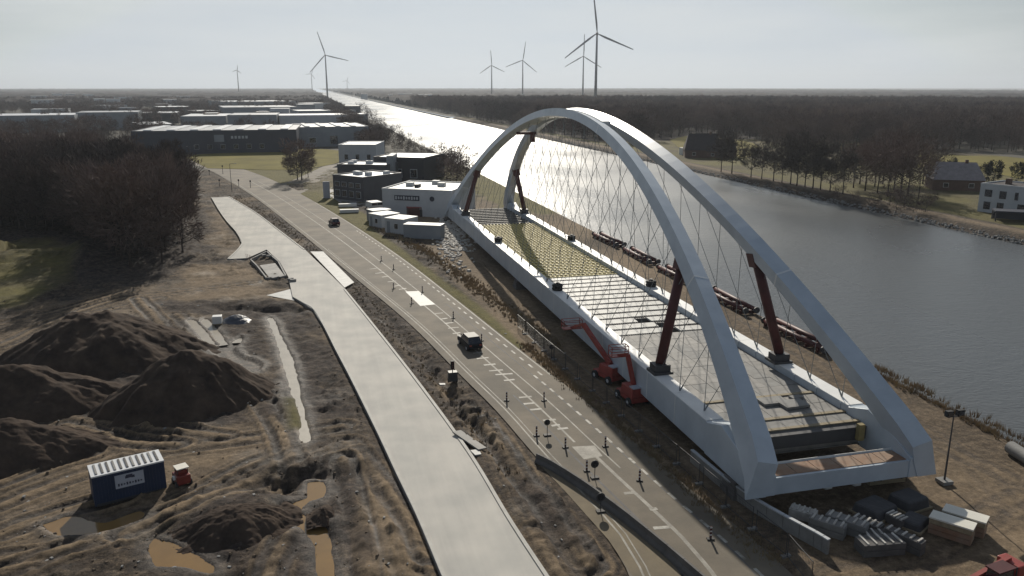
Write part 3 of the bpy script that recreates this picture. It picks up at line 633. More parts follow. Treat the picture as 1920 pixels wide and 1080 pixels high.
# end beams with a rusty unpainted top
XL, XR = MID_T - GB + GW, MID_T + GB - GW
for y, sg in ((S0 + 1.9, 1), (S1 - 1.9, -1)):
    eb = MB().box((MID_T, y, (ZB + 2.95) / 2), (XR - XL, 2.2, 2.95 - ZB)).build('end_beam', M['steel_white'], bridge)
    for k in range(6):
        w = (XR - XL - .3) / 6; MB().box((XL + .15 + w * (k + .5), y + sg * .05, 2.95 + .02), (w - .06, 1.75, .05)).build('rusty_plate', M['rust'], eb)
    MB().box((MID_T, y + sg * 1.12, 3.0), (XR - XL, .05, .22)).build('upstand', M['white'], eb)
# cross girders, with their white top flanges bare where no slab lies yet
for k in range(60):
    y = 57.0 + k * 2.4
    if y > 193: break
    cg = MB(); cg.box((MID_T, y, 2.65), (XR - XL, .12, 1.9)); cg.box((MID_T, y, 3.59), (XR - XL, .5, .06)); cg.box((MID_T, y, 1.7), (XR - XL, .5, .06)); cg.build('cross_girder', M['slab'] if y > 165 else M['grey_conc'], bridge)
# deck: finished slabs near, white slabs with open rebar joints, yellow formwork, bare beams at the far end
COLS = 7; cw = (XR - XL) / COLS
slab_a = [MB().box((0, 0, 0), (cw - .035, 2.35, .22)).mesh('deck_slab_' + str(i), m) for i, m in enumerate((M['slab'], M['slab'], M['grey_conc']))]
slab_b = MB().box((0, 0, 0), (cw - .05, 1.72, .22)).mesh('pale_slab', M['slab_white'])
slab_t = MB().box((0, 0, 0), (cw * 1.0 - .02, .42, .1)).mesh('timber_strip', M['timber'])
form = MB(); form.box((0, 0, 0), (cw - .09, 2.25, .06))
for k in range(4): form.box((0, -.84 + k * .56, .06), (cw - .1, .1, .08))
form = form.mesh('formwork_panel', M['form'])
def put(name, me, x, y, z, tilt=0):
    o = bpy.data.objects.new(name, me); col.objects.link(o); o.parent = bridge; o.matrix_parent_inverse = Matrix.Translation(-bridge.location)
    o.location = (x, y, z); o.rotation_euler = (random.uniform(-1, 1) * tilt, random.uniform(-1, 1) * tilt, random.uniform(-1, 1) * tilt); return o
holes = set()
for px, py in ((1190, 598), (1205, 598), (1235, 606), (1252, 608), (1275, 622)):
    x, y = G(px, py, ZD); holes.add((int((x - XL) / cw), int((y - 57) / 2.4)))
loops = MB()
for r in range(60):
    y = 57.0 + 1.2 + r * 2.4
    for c_ in range(COLS):
        x = XL + cw * (c_ + .5)
        if y < 86: put('deck_slab', random.choice(slab_a), x, y, ZD - .11 + random.uniform(-.012, .012), .002)
        elif y < 116.5:
            if (c_, r) in holes: continue
            put('deck_slab', slab_b, x, y + .15, ZD - .11 + random.uniform(-.015, .015), .004)
            for k in range(6): loops.box((x - cw / 2 + .12 + k * .29, y - .92, ZD - .06), (.05, .62, .14))
        elif y < 168: put('formwork_panel', form, x, y, ZD - .28 + random.uniform(-.03, .03), .006)
tag(loops.build('rebar_loops', M['dark_steel'], bridge), kind='stuff')
cage = MB()
for k in range(int((XR - XL) / .72) + 1): cage.box((XL + .2 + k * .72, 142.3, ZD + .02), (.15, 51.5, .08))
for k in range(int(51.5 / 1.2)): cage.box((MID_T, 116.8 + k * 1.2, ZD + .10), (XR - XL - .1, .17, .08))
tag(cage.build('formwork_bars', M['rebar'], bridge), kind='stuff')
for y in (57.15, 59.3, 64.2):
    for c_ in range(COLS): put('timber_strip', slab_t, XL + cw * (c_ + .5), y, ZD + .06, .004)
deck_front = MB().box((MID_T, 56.3, 3.1), (XR - XL, .5, 1.2)).build('deck_front_beam', M['dark_steel'], bridge)
MB().box((XR - 1.0, 55.7, 3.4), (.55, .5, 1.5)).build('yellow_bracket', M['form'], bridge)

# loose slab stack and coils on the bridge
t = absroot('slab_stack', 'low stack of dark edged slabs lying loose on the near grey deck', 'slab stack', (*G(1468, 757, ZD), ZD))
for k, (px, py, w, l) in enumerate(((1448, 755, 2.6, 1.6), (1487, 761, 2.5, 1.7), (1492, 749, 1.2, .7))):
    x, y = G(px, py, ZD); MB().box((x, y, ZD + .16 + .02 * k), (w, l, .26), rz=.05 * k).build('slab', M['grey_conc'], t); MB().box((x, y - l / 2 + .12, ZD + .02), (w * .9, .16, .1)).build('bearer', M['black'], t)
def torus(R, r, n=18, m=7, sq=1.0):
    mb = MB()
    for i in range(n):
        a = 2 * math.pi * i / n
        for j in range(m):
            b = 2 * math.pi * j / m; mb.v.append(((R + r * math.cos(b)) * math.cos(a), (R + r * math.cos(b)) * math.sin(a), r * math.sin(b) * sq))
    for i in range(n):
        for j in range(m): mb.f.append((i * m + j, ((i + 1) % n) * m + j, ((i + 1) % n) * m + (j + 1) % m, i * m + (j + 1) % m))
    return mb
tor = torus(.55, .26, 18, 8); core = MB().tube([(0, 0, -.25), (0, 0, .9)], .22, 10)
rr0 = root('cable_coil', 'black cable coil standing on the near girder beside the yellow formwork edge', 'cable coil', (0, 0, 0), 'black coils on the girders')
tor.build('coil', M['black'], rr0, smooth=True); core.build('core', M['dark_steel'], rr0); mesh_obj('coil', tor.mesh('coil_top', M['black'], True), rr0, (0, 0, .45))
cs = [(MID_T - GB + .15, 106.4, None), (MID_T - GB + .15, 144, 'black cable coil far along the near girder, halfway down the yellow formwork'), (MID_T + GB - .15, 105.2, 'black cable coil on the canal side girder beside the white slabs'), (MID_T + GB - .15, 142.6, 'black cable coil on the canal side girder beside the yellow formwork')]
for i, (x, y, lb) in enumerate(cs):
    o = rr0 if i == 0 else copy_tree(rr0, (0, 0, 0)); o.location = (x, y, ZT + .28)
    if lb: o['label'] = lb
# bearings under the bridge
for i, (x, y, lb) in enumerate(((MID_T - BASE, 54, 'concrete bearing stack under the near left bridge foot'), (MID_T + BASE, 54, 'concrete bearing stack under the near canal side foot'), (MID_T - BASE, 198, 'concrete bearing stack under the far left bridge foot'), (MID_T + BASE, 198, 'concrete bearing stack under the far canal side foot'), (MID_T - BASE, 126, 'concrete bearing stack under the middle of the near girder'), (MID_T + BASE, 126, 'concrete bearing stack under the middle of the canal side girder'))):
    t = absroot('bearing_stack', lb, 'bearing stack', (x, y, 0), 'bearing stacks under the bridge')
    for k in range(3): MB().box((x, y, .24 + .5 * k), (1.9 - .2 * k, 2.2 - .2 * k, .46)).build('block', M['dark_conc'], t)

# ------------------------------------------------------------------ things in the bridge yard
# sheet pile wall along the near left foot
t = absroot('low_wall', 'long grey concrete wall of panels beside the near bridge foot', 'wall', (*G(1420, 920), 0))
ln = spline(PX([(1296, 866), (1352, 914), (1408, 956), (1468, 992), (1526, 1024), (1552, 1040)]), 1.8)
for i in range(len(ln) - 1):
    a, b = Vector((*ln[i], 0)), Vector((*ln[i + 1], 0)); d = (b - a).normalized() * .02
    MB().bar(a + d + Vector((0, 0, .55)), b - d + Vector((0, 0, .55)), .22, 1.25).build('panel', M['grey_conc'], t); MB().bar(a + d + Vector((0, 0, 1.2)), b - d + Vector((0, 0, 1.2)), .30, .1).build('coping', M['offwhite'], t)
# concrete barrier across the old road
t = absroot('barrier_wall', 'long dark concrete traffic barrier curving across the beige old road', 'barrier', (*G(1150, 940), 0))
ln = spline(PX([(1006, 866), (1035, 880), (1090, 915), (1130, 944), (1180, 982), (1250, 1040), (1310, 1092), (1345, 1122)]), 2.0)
for i in range(len(ln) - 1):
    a, b = Vector((*ln[i], 0)), Vector((*ln[i + 1], 0)); d = (b - a).normalized() * .015; u = (b - a).normalized(); nn = Vector((-u.y, u.x, 0))
    mb = MB(); pr = [(-.30, .03), (.30, .03), (.27, .2), (.12, .42), (.09, .85), (-.09, .85), (-.12, .42), (-.27, .2)]
    vv = [tuple(p + nn * x + Vector((0, 0, z))) for p in (a + d, b - d) for x, z in pr]
    mb.add(vv, [tuple(range(8))[::-1], tuple(range(8, 16))] + [(k, (k + 1) % 8, 8 + (k + 1) % 8, 8 + k) for k in range(8)]); mb.build('barrier_segment', M['dark_conc'], t)
# red steel pontoon frames on the bank
def frame(L=13.5):
    r_ = root('steel_frame', '', 'steel frame'); 
    for x in (-.9, .9): MB().tube([(x, -L / 2, .75), (x, L / 2, .75)], .34, 10).build('pipe', M['red_dark'], r_, smooth=True)
    for k in range(6): MB().box((0, -L / 2 + .8 + k * (L - 1.6) / 5, .35), (2.7, .35, .5)).build('cross_beam', M['red_dark'], r_)
    for x in (-.9, .9):
        for y in (-L / 2, L / 2): MB().tube([(x, y - .12, .75), (x, y + .12, .75)], .5, 10).build('flange', M['dark_steel'], r_)
    return r_
fr = frame(); fr['group'] = 'oxide red pipe frames laid along the quay'
A0, A1 = Vector((62.0, 161, 0)), Vector((62.2, 91, 0))
lbs = ['farthest oxide red pipe frame on the quay, nearest the far bridge end', 'second oxide red pipe frame from the far end of the quay line', 'middle oxide red pipe frame in the line along the water', 'fourth oxide red pipe frame, behind the tall near rib', 'nearest oxide red pipe frame, beside the prop on the canal side girder']
for i in range(5):
    o = fr if i == 0 else copy_tree(fr, (0, 0, 0)); p = A0.lerp(A1, i / 4); o.location = (p.x, p.y - (0 if i < 4 else 1), 0); o.rotation_euler = (0, 0, .02 * (-1) ** i); o['label'] = lbs[i]
# dark steel pontoon end
t = absroot('bollard_pair', 'pair of dark capped posts at the near end of the red frames', 'post', (62.5, 84, 0))
for dx in (0, .8): MB().tube([(62.2 + dx, 84, 0), (62.2 + dx, 84, 1.0)], .25, 10).build('post', M['dark_steel'], t); MB().tube([(62.2 + dx, 84, 1.0), (62.2 + dx, 84, 1.15)], .3, 10).build('cap', M['offwhite'], t)
# floodlight mast
x, y = G(1770, 905); t = absroot('floodlight_mast', 'thin mast with two dark floodlights beside the near canal side foot', 'floodlight', (x, y, 0))
MB().tube([(x, y, 0), (x, y, 6.2)], [.09, .05], 8).build('mast', M['dark_steel'], t); MB().bar((x - .6, y, 6.1), (x + .6, y, 6.1), .07).build('crossbar', M['dark_steel'], t)
for dx in (-.55, .55): lp = MB().box((x + dx, y - .05, 6.45), (.62, .35, .5)).build('floodlight', M['black'], t); MB().box((x + dx, y - .24, 6.43), (.5, .02, .38)).build('lens', M['glass'], lp)
MB().box((x, y, .15), (1.0, 1.0, .3)).build('base', M['grey_conc'], t)
# pipe on the bank
a = G(1893, 850); b = G(1945, 884); t = absroot('large_pipe', 'large grey steel pipe lying on the sand at the water edge', 'pipe', (*a, 0))
mb = MB(); mb.tube([(a[0], a[1], .62), (b[0], b[1], .62)], .6, 20, cap=False); mb.build('shell', M['grey_conc'], t, smooth=True); MB().tube([(a[0], a[1], .62), (b[0], b[1], .62)], .5, 20).build('bore_shade', M['black'], t)  # solid black core colours in the shade inside the pipe
# concrete beams, mats and stacks below the bridge end
def ribbed_block(px, py, L, W, Hh, rz, label, m, name='concrete_beam', layers=2, cat='concrete beam'):
    x, y = G(px, py); r_ = root(name, label, cat, (x, y, ground_z(x, y) * .5), 'building materials below the bridge end', rz)
    hh = Hh / layers
    for k in range(layers): MB().box((0, 0, hh * (k + .5)), (W, L, hh - .05)).build('beam', m, r_, bevel=.02)
    for k in range(5): MB().box((0, -L / 2 + L * (k + .5) / 5, Hh + .04), (W * .9, .14, .10)).build('lug', M['gravel_pale'], r_)
    return r_
ribbed_block(1505, 972, 2.0, 1.0, .8, .75, 'short pale rubble topped block at the wall, farthest of the row', M['gravel_pale'], 'rubble_block', 1, 'block')
ribbed_block(1550, 1000, 2.6, .9, 1.1, .68, 'pale ribbed concrete beam stack touching the end of the low wall', M['grey_conc'])
ribbed_block(1586, 996, 3.0, 1.0, 1.1, .62, 'long ribbed concrete beam stack just right of the wall end', M['grey_conc'])
ribbed_block(1625, 992, 2.2, 1.0, .7, .5, 'dusty low slab stack between the beam stacks and the dark mounds', M['dark_conc'])
ribbed_block(1650, 1012, 2.8, 1.1, .6, 1.35, 'weathered concrete beams lying crosswise in the middle of the yard', M['dark_conc'])
ribbed_block(1648, 1034, 3.2, 1.4, 1.0, 1.45, 'nearest dark concrete beam stack lying crosswise', M['dark_conc'])
ribbed_block(1693, 1026, 2.8, .8, 1.1, .42, 'narrow dark beam stack pointing at the camera right of the crosswise beams', M['dark_conc'])
ribbed_block(1680, 982, 1.4, 1.0, .7, .3, 'small crate with a pale rim beside the dark mounds', M['dark_conc'], 'crate', 1, 'crate')
for px, py, lb in ((1782, 1006, 'left of two cream topped block stacks beside the bridge shadow'), (1806, 993, 'right of two cream topped block stacks beside the bridge shadow')):
    x, y = G(px, py); r_ = root('block_stack', lb, 'block stack', (x, y, 0), 'cream topped stacks', .62)
    for k in range(3): MB().box((0, 0, .25 + k * .42), (1.25, 2.9, .38)).build('block', M['rust'] if k < 2 else M['timber'], r_)
    MB().box((0, 0, 1.36), (1.32, 3.0, .12)).build('cream_board', M['roof_cream'], r_)
for px, py, w, l, h, rz, lb in ((1640, 962, 2.9, 2.4, .9, .3, 'larger dark tarpaulin covered stack in the shade of the bridge end'), (1702, 948, 2.6, 2.2, 1.0, .2, 'dark tarpaulin covered stack nearest the canal side foot'), (1712, 985, 2.2, 1.8, .7, .5, 'low dark covered stack left of the cream topped stacks')):
    x, y = G(px, py); r_ = root('covered_stack', lb, 'covered stack', (x, y, 0), None, rz); MB().box((0, 0, h / 2), (w, l, h), taper=.86).build('cover', M['tarp_grey'], r_, bevel=.18); MB().box((0, 0, .08), (w + .2, l + .2, .16)).build('pallet', M['timber'], r_)
def mat_bundle(px0, px1, py, label, n=5):
    a, b = Vector((*G(px0, py), .3)), Vector((*G(px1, py - (px1 - px0) * .12), .3)); r_ = absroot('timber_mat', label, 'timber mat', (a.x, a.y, 0), 'timber mats under the bridge end'); u = (b - a).normalized(); nn = Vector((-u.y, u.x, 0))
    for k in range(n): MB().bar(a + nn * (.34 * k), b + nn * (.34 * k), .30, .34).build('plank', M['timber'], r_)
    for q in (.12, .3, .88): c = a.lerp(b, q); MB().bar(c - nn * .2 + Vector((0, 0, .22)), c + nn * (.34 * n) + Vector((0, 0, .22)), .1).build('strap', M['dark_steel'], r_)
mat_bundle(1494, 1600, 918, 'long timber mat under the end beam, left of the white sacks'); mat_bundle(1628, 1695, 912, 'short timber mat under the end beam near the canal side foot')
for px, py, lb in ((1550, 914, 'small white sack on the long timber mat'), (1604, 908, 'larger white sack between the two timber mats')):
    x, y = G(px, py, .5); o = MB().box((0, 0, 0), (.8, .7, .6), taper=.75).build('white_sack', M['white'], bevel=.15); o.location = (x, y, .75); tag(o, lb, 'sack')
# lifting platforms
def boom_lift(base, rz, elbow, tip, label, bw):
    x, y = base; r_ = absroot('boom_lift', label, 'boom lift', (x, y, 0), 'red boom lifts beside the near girder'); R = Matrix.Rotation(rz, 3, 'Z'); o_ = Vector((x, y, 0))
    ch = MB().box(o_ + Vector((0, 0, .75)), (2.0, 3.6, .55), rz=rz).build('chassis', M['red'], r_, bevel=.06)
    for dx in (-1.05, 1.05):
        for dy in (-1.25, 1.25):
            p = o_ + R @ Vector((dx, dy, .5)); q = R @ Vector((.2, 0, 0)); w = MB().tube([p - q, p + q], .5, 14).build('wheel', M['black'], r_, smooth=True); MB().tube([p - q * 1.05, p + q * 1.05], .22, 10).build('rim', M['offwhite'], w)
    tu = MB(); tu.box(o_ + R @ Vector((0, -.5, 1.55)), (2.1, 2.6, 1.0), rz=rz, taper=.9); tu.build('turntable', M['red'], r_, bevel=.08); MB().box(o_ + R @ Vector((0, -1.3, 2.12)), (1.7, .9, .12), rz=rz).build('engine_cover', M['sign_pale'], r_)
    sh = o_ + R @ Vector((0, -.2, 2.0)); e, tp = Vector(elbow), Vector(tip)
    b1 = MB().bar(sh, e, .42, .5).build('lower_boom', M['red'], r_); MB().bar(sh + Vector((0, 0, -.3)), sh.lerp(e, .5) + Vector((0, 0, -.35)), .14).build('cylinder', M['dark_steel'], b1)
    MB().bar(e, tp, .3, .34).build('upper_boom', M['red'], r_)
    bk = MB(); w, l = bw
    for z in (0, .55, 1.1):
        for s_ in (-1, 1): bk.bar(tp + Vector((-l / 2, s_ * w / 2, z)), tp + Vector((l / 2, s_ * w / 2, z)), .07); bk.bar(tp + Vector((s_ * l / 2, -w / 2, z)), tp + Vector((s_ * l / 2, w / 2, z)), .07)
    for a in (-1, 1):
        for b in (-1, 1): bk.bar(tp + Vector((a * l / 2, b * w / 2, 0)), tp + Vector((a * l / 2, b * w / 2, 1.1)), .07)
    bk.box(tp, (l, w, .08)); bk.build('basket', M['red'], r_); return r_
b1 = G(1142, 712); el = G(1094, 608, 5.2); tp = G(1072, 612, 3.6)
boom_lift(b1, .3, (el[0], el[1], 5.2), (tp[0], tp[1], 3.4), 'red boom lift with its long boom raised to the girder edge', (1.1, 2.4))
b2 = G(1185, 752); el = G(1172, 660, 5.6); tp = G(1160, 655, 5.6)
boom_lift(b2, .1, (el[0] + .3, el[1], 5.3), (tp[0], tp[1], 4.9), 'red boom lift nearest the camera with a steep short boom', (1.0, 1.9))
# telehandler at the lower right
hi_, lo_ = Vector(G(1893, 1047, 2.2)), Vector(G(1828, 1092, 1.2)); f_ = lo_ - hi_; rz_ = math.atan2(f_.x, -f_.y); og = hi_ - Vector((-.45 * math.cos(rz_) - 1.9 * math.sin(rz_), -.45 * math.sin(rz_) + 1.9 * math.cos(rz_)))
r_ = root('telehandler', 'red telehandler with a sloping boom and glazed cab on the sand', 'telehandler', (og.x, og.y, 0), None, rz_)
MB().box((0, 0, 1.0), (1.5, 4.2, .7)).build('chassis', M['red'], r_, bevel=.06)
for dx in (-1.0, 1.0):
    for dy in (-1.45, 1.45): w = MB().tube([(dx - .2, dy, .6), (dx + .2, dy, .6)], .6, 16).build('wheel', M['black'], r_, smooth=True); MB().tube([(dx - .22, dy, .6), (dx + .22, dy, .6)], .28, 10).build('rim', M['offwhite'], w)
cb = MB().box((.42, -.2, 1.95), (.95, 1.6, 1.2), taper=.88).build('cab', M['glass'], r_, bevel=.05); MB().box((.42, -.2, 2.6), (1.0, 1.65, .1)).build('cab_roof', M['red_dark'], cb)
MB().bar((-.45, 1.9, 2.2), (-.45, -3.4, 1.2), .32, .36).build('boom', M['red'], r_); MB().bar((-.45, 1.9, 1.9), (-.45, -.2, 1.4), .16).build('boom_ram', M['dark_steel'], r_); MB().box((-.45, -3.7, .75), (1.6, .18, .9)).build('fork_carriage', M['dark_steel'], r_); MB().box((-.3, 2.0, 1.75), (1.6, .9, .8)).build('engine_hood', M['red'], r_, bevel=.08)
MB().bar((.95, .6, 1.8), (.95, .6, 2.7), .06).build('exhaust', M['dark_steel'], r_)

# ------------------------------------------------------------------ vehicles
def heading(line, x, y):
    L = np.array(line); i = int(np.argmin(np.hypot(L[:, 0] - x, L[:, 1] - y))); i = min(max(i, 1), len(L) - 2); d = L[i + 1] - L[i - 1]; return math.atan2(d[1], d[0]) - math.pi / 2
def car(px, py, m, label, L=4.5, W=1.85, Hh=1.65, flip=0):
    x, y = G(px, py); r_ = root('parked_car' if False else 'car', label, 'car', (x, y, .035), None, heading(between(.5), x, y) + flip)
    def shell(prof, wl, wu):
        mb = MB(); n = len(prof); v = []
        for sx in (-1, 1):
            for (yy, z, k) in prof: v.append((sx * (wl if k == 0 else wu) / 2, yy, z))
        mb.add(v, [tuple(range(n)), tuple(range(n, 2 * n))[::-1]] + [(i, n + i, n + (i + 1) % n, (i + 1) % n) for i in range(n)]); return mb
    h = L / 2
    body = shell([(-h, .35, 0), (h, .35, 0), (h + .02, .75, 0), (h - .25, .95, 0), (h - 1.15, 1.05, 0), (-h + .15, 1.05, 0), (-h - .02, .8, 0)], W, W).build('body', m, r_, bevel=.08)
    cab_ = shell([(h - 1.2, 1.02, 0), (h - 1.9, Hh, 1), (-h + .65, Hh, 1), (-h + .12, 1.02, 0)], W - .1, W - .42).build('cabin', M['glass'], r_, bevel=.05)
    shell([(h - 1.85, Hh - .02, 1), (h - 1.95, Hh + .05, 1), (-h + .7, Hh + .05, 1), (-h + .6, Hh - .02, 1)], W - .4, W - .44).build('roof', m, cab_)
    for ob in (body,): bm = bmesh.new(); bm.from_mesh(ob.data); bmesh.ops.recalc_face_normals(bm, faces=bm.faces); bm.to_mesh(ob.data); bm.free()
    for dx in (-W / 2 + .08, W / 2 - .08):
        for dy in (-h + .85, h - .85): w = MB().tube([(dx - .11, dy, .34), (dx + .11, dy, .34)], .34, 14).build('wheel', M['black'], r_, smooth=True); MB().tube([(dx - .12, dy, .34), (dx + .12, dy, .34)], .2, 10).build('rim', M['offwhite'], w)
    for dx in (-W / 2 + .3, W / 2 - .3): MB().box((dx, h + .0, .78), (.36, .06, .16)).build('headlight', M['white'], r_); MB().box((dx, -h - .0, .85), (.3, .06, .2)).build('tail_light', M['red'], r_)
    return r_
car(881, 650, M['car_black'], 'black car driving on the old road beside the bridge', 4.7, 1.95, 1.75)
car(627, 422, M['car_red'], 'dark red car with a pale roof glint far along the old road', 4.4, 1.9, 1.7)
# blue storage container and the small red machine beside it
p0 = Vector((*G(179, 951), 0)); p1 = Vector((*G(313, 917), 0)); u = (p1 - p0).normalized(); ang = math.atan2(u.y, u.x); L = (p1 - p0).length; D = 2.45
r_ = root('storage_container', 'blue storage container with a pale sign and ribbed pale roof on the muddy site', 'container', tuple(p0), None, ang)
bx = MB().box((L / 2, D / 2, 1.3), (L, D, 2.5)).build('body', M['blue_box'], r_)
rf = MB().box((L / 2, D / 2, 2.6), (L + .06, D + .06, .12)).build('roof', M['roof_pale'], r_)
for k in range(11): MB().box((.4 + k * (L - .8) / 10, D / 2, 2.69), (.16, D - .5, .08)).build('roof_rib', M['dark_conc'] if k % 3 else M['grey_conc'], rf)
for k in range(22): MB().box((.16 + k * (L - .32) / 21, -.02, 1.3), (.11, .05, 2.2)).build('side_rib', M['blue_box'], bx)
for xx in (.06, L - .06):
    for yy in (.06, D - .06): MB().box((xx, yy, 1.31), (.14, .14, 2.58)).build('corner_post', M['blue_box'], r_)
MB().box((L / 2, .0, .1), (L - .3, .12, .2)).build('bottom_rail', M['dark_steel'], r_)
for yy in (.7, 1.75): MB().bar((L + .05, yy, .2), (L + .05, yy, 2.4), .05).build('lock_rod', M['offwhite'], r_)
sg = MB().box((L * .50, -.075, 1.72), (L * .40, .04, 1.15)).build('sign', M['sign_pale'], r_)
for k, (a, b, w, h_) in enumerate(((.50, 2.05, .5, .3), (.46, 1.99, .2, .2), (.55, 1.97, .25, .22))): MB().box((L * a, -.10, b), (w, .012, h_)).build('emblem', M['sign_dark'], sg)
for k in range(9): MB().box((L * (.345 + .039 * k), -.10, 1.45), (.13, .012, .24 - .06 * (k % 3))).build('letter', M['sign_dark'], sg)
x, y = G(342, 908); r_ = root('site_machine', 'small dark red machine with a cream canopy right of the blue container', 'machine', (x, y, 0), None, ang + .1)
MB().box((0, 0, .85), (1.7, 2.0, 1.0)).build('body', M['cab_red'], r_, bevel=.08); MB().box((.1, .2, 1.55), (1.2, 1.2, .5)).build('hood', M['cab_red'], r_, bevel=.08); MB().box((.12, .2, 2.02), (1.5, 1.5, .1)).build('canopy', M['roof_cream'], r_)
for a in (-.5, .7):
    for b in (-.4, .8): MB().bar((a, b, 1.3), (a, b, 2.0), .06).build('post', M['dark_steel'], r_)
for a in (-.85, .85):
    for b in (-.65, .65): w = MB().tube([(a - .12, b, .4), (a + .12, b, .4)], .4, 14).build('wheel', M['black'], r_, smooth=True); MB().tube([(a - .13, b, .4), (a + .13, b, .4)], .18, 10).build('rim', M['grey_conc'], w)
MB().box((-.95, -.2, 1.1), (.3, .5, .35)).build('tank', M['white'], r_)
r_.scale = (.68, .7, .78)

# ------------------------------------------------------------------ road furniture
def beacon_proto():
    r_ = root('marker_beacon', '', 'marker beacon', (0, 0, 0), 'marker beacons on the old road')
    MB().box((0, 0, .06), (.65, .38, .12)).build('foot', M['black'], r_); MB().box((0, 0, .7), (.2, .05, 1.15)).build('blade', M['red_dark'], r_)
    for k in range(3): MB().box((0, -.032, .45 + k * .36), (.19, .012, .12)).build('stripe', M['white'], r_)
    return r_
bc = beacon_proto(); bpts = [(950, 752, 'marker beacon beside the painted ladder bars, nearest the black car'), (1020, 752, 'marker beacon right of the ladder bars near the fence'), (1006, 818, 'marker beacon left of the first round sign'), (1060, 840, 'marker beacon between the two round signs'), (1135, 838, 'marker beacon right of the worn white patch'), (1199, 902, 'marker beacon alone on the near grey lane'), (1332, 1012, 'marker beacon nearest the camera beside the barrier'), (1100, 884, 'low marker beacon in front of the barrier beside the round sign'), (865, 640, 'marker beacon behind the black car on its left'), (903, 640, 'marker beacon right of the black car'), (772, 570, 'marker beacon at the white patch, lower corner'), (738, 542, 'marker beacon before the white patch'), (792, 548, 'marker beacon behind the white patch'), (850, 597, 'marker beacon between white patch and black car'), (715, 490, 'far marker beacon near the first ladder bars'), (738, 506, 'far marker beacon beside the edge dashes')]
for i, (px, py, lb) in enumerate(bpts):
    x, y = G(px, py); o = bc if i == 0 else copy_tree(bc, (0, 0, 0)); o.location = (x, y, .03); o.rotation_euler = (0, 0, random.uniform(-.5, .5)); o.scale = (.85,) * 3; o['label'] = lb
def round_sign(px, py, hgt, label, r=.31, m=None, square=False):
    x, y = G(px, py); r_ = root('road_sign', label, 'road sign', (x, y, .03)); MB().box((0, 0, .06), (.7, .45, .12)).build('foot', M['black'], r_); MB().tube([(0, 0, .1), (0, 0, hgt)], .035, 8).build('post', M['dark_steel'], r_)
    if square: MB().box((0, .04, hgt), (.7, .04, .7)).build('plate', m or M['dark_steel'], r_)
    else: pl = MB().tube([(0, .03, hgt), (0, .07, hgt)], r, 20).build('disc', m or M['dark_steel'], r_); MB().tube([(0, .02, hgt), (0, .03, hgt)], r * .7, 20).build('disc_face', M['black'], pl)
round_sign(1026, 817, 1.35, 'round sign seen from behind at the far end of the barrier line')
round_sign(1115, 897, 1.3, 'round sign standing behind the curving barrier', .36); round_sign(1126, 960, 1.25, 'round sign fixed in front of the curving barrier', .38)
round_sign(1034, 672, 1.5, 'round sign on a thin post at the fence beside the yard', .33)
x, y = G(849, 718); r_ = root('portable_signal', 'dark portable traffic signal trailer on the roadside verge', 'traffic signal', (x, y, .1)); MB().box((0, 0, .75), (1.0, .8, 1.1)).build('battery_box', M['dark_steel'], r_); MB().tube([(0, 0, 1.3), (0, 0, 2.2)], .05, 8).build('post', M['dark_steel'], r_); hd = MB().box((0, 0, 2.1), (.38, .35, .95)).build('signal_head', M['black'], r_)
for k in range(3): MB().tube([(0, -.18, 1.8 + .3 * k), (0, -.22, 1.8 + .3 * k)], .1, 10).build('lamp', M['red_dark'], hd)
for dx in (-.5, .5): MB().tube([(dx - .06, 0, .25), (dx + .06, 0, .25)], .25, 10).build('wheel', M['black'], r_)
# mesh site fence on the roadside: one panel each with its block foot
fp = root('fence_panel', 'wire site fence panel on a block foot between old road and bridge yard', 'fence', (0, 0, 0), 'site fence panels along the old road')
mb = MB()
for z in (.2, 1.9): mb.bar((0, 0, z), (3.4, 0, z), .045)
for xx in (0, 3.4): mb.bar((xx, 0, .1), (xx, 0, 1.95), .045)
mb.build('frame', M['dark_steel'], fp); mb = MB()
for k in range(1, 17): mb.bar((k * .2, 0, .2), (k * .2, 0, 1.9), .009)
for k in range(1, 8): mb.bar((0, 0, .2 + k * .21), (3.4, 0, .2 + k * .21), .009)
tag(mb.build('wire_mesh', M['dark_steel'], fp), kind='stuff'); MB().box((-.02, 0, .08), (.3, .75, .16)).build('foot', M['grey_conc'], fp)
ln = spline(PX([(1520, 1100), (1480, 1050), (1400, 985), (1310, 908), (1210, 820), (1120, 742), (1030, 668), (968, 612)]), .5); acc = 0; prev = None; first = True
for p in ln:
    if prev is None: prev = p; continue
    if math.hypot(p[0] - prev[0], p[1] - prev[1]) >= 3.5:
        o = fp if first else copy_tree(fp, (0, 0, 0)); first = False; o.location = (prev[0], prev[1], ground_z(*prev) * .6); o.rotation_euler = (0, 0, math.atan2(p[1] - prev[1], p[0] - prev[0])); prev = p

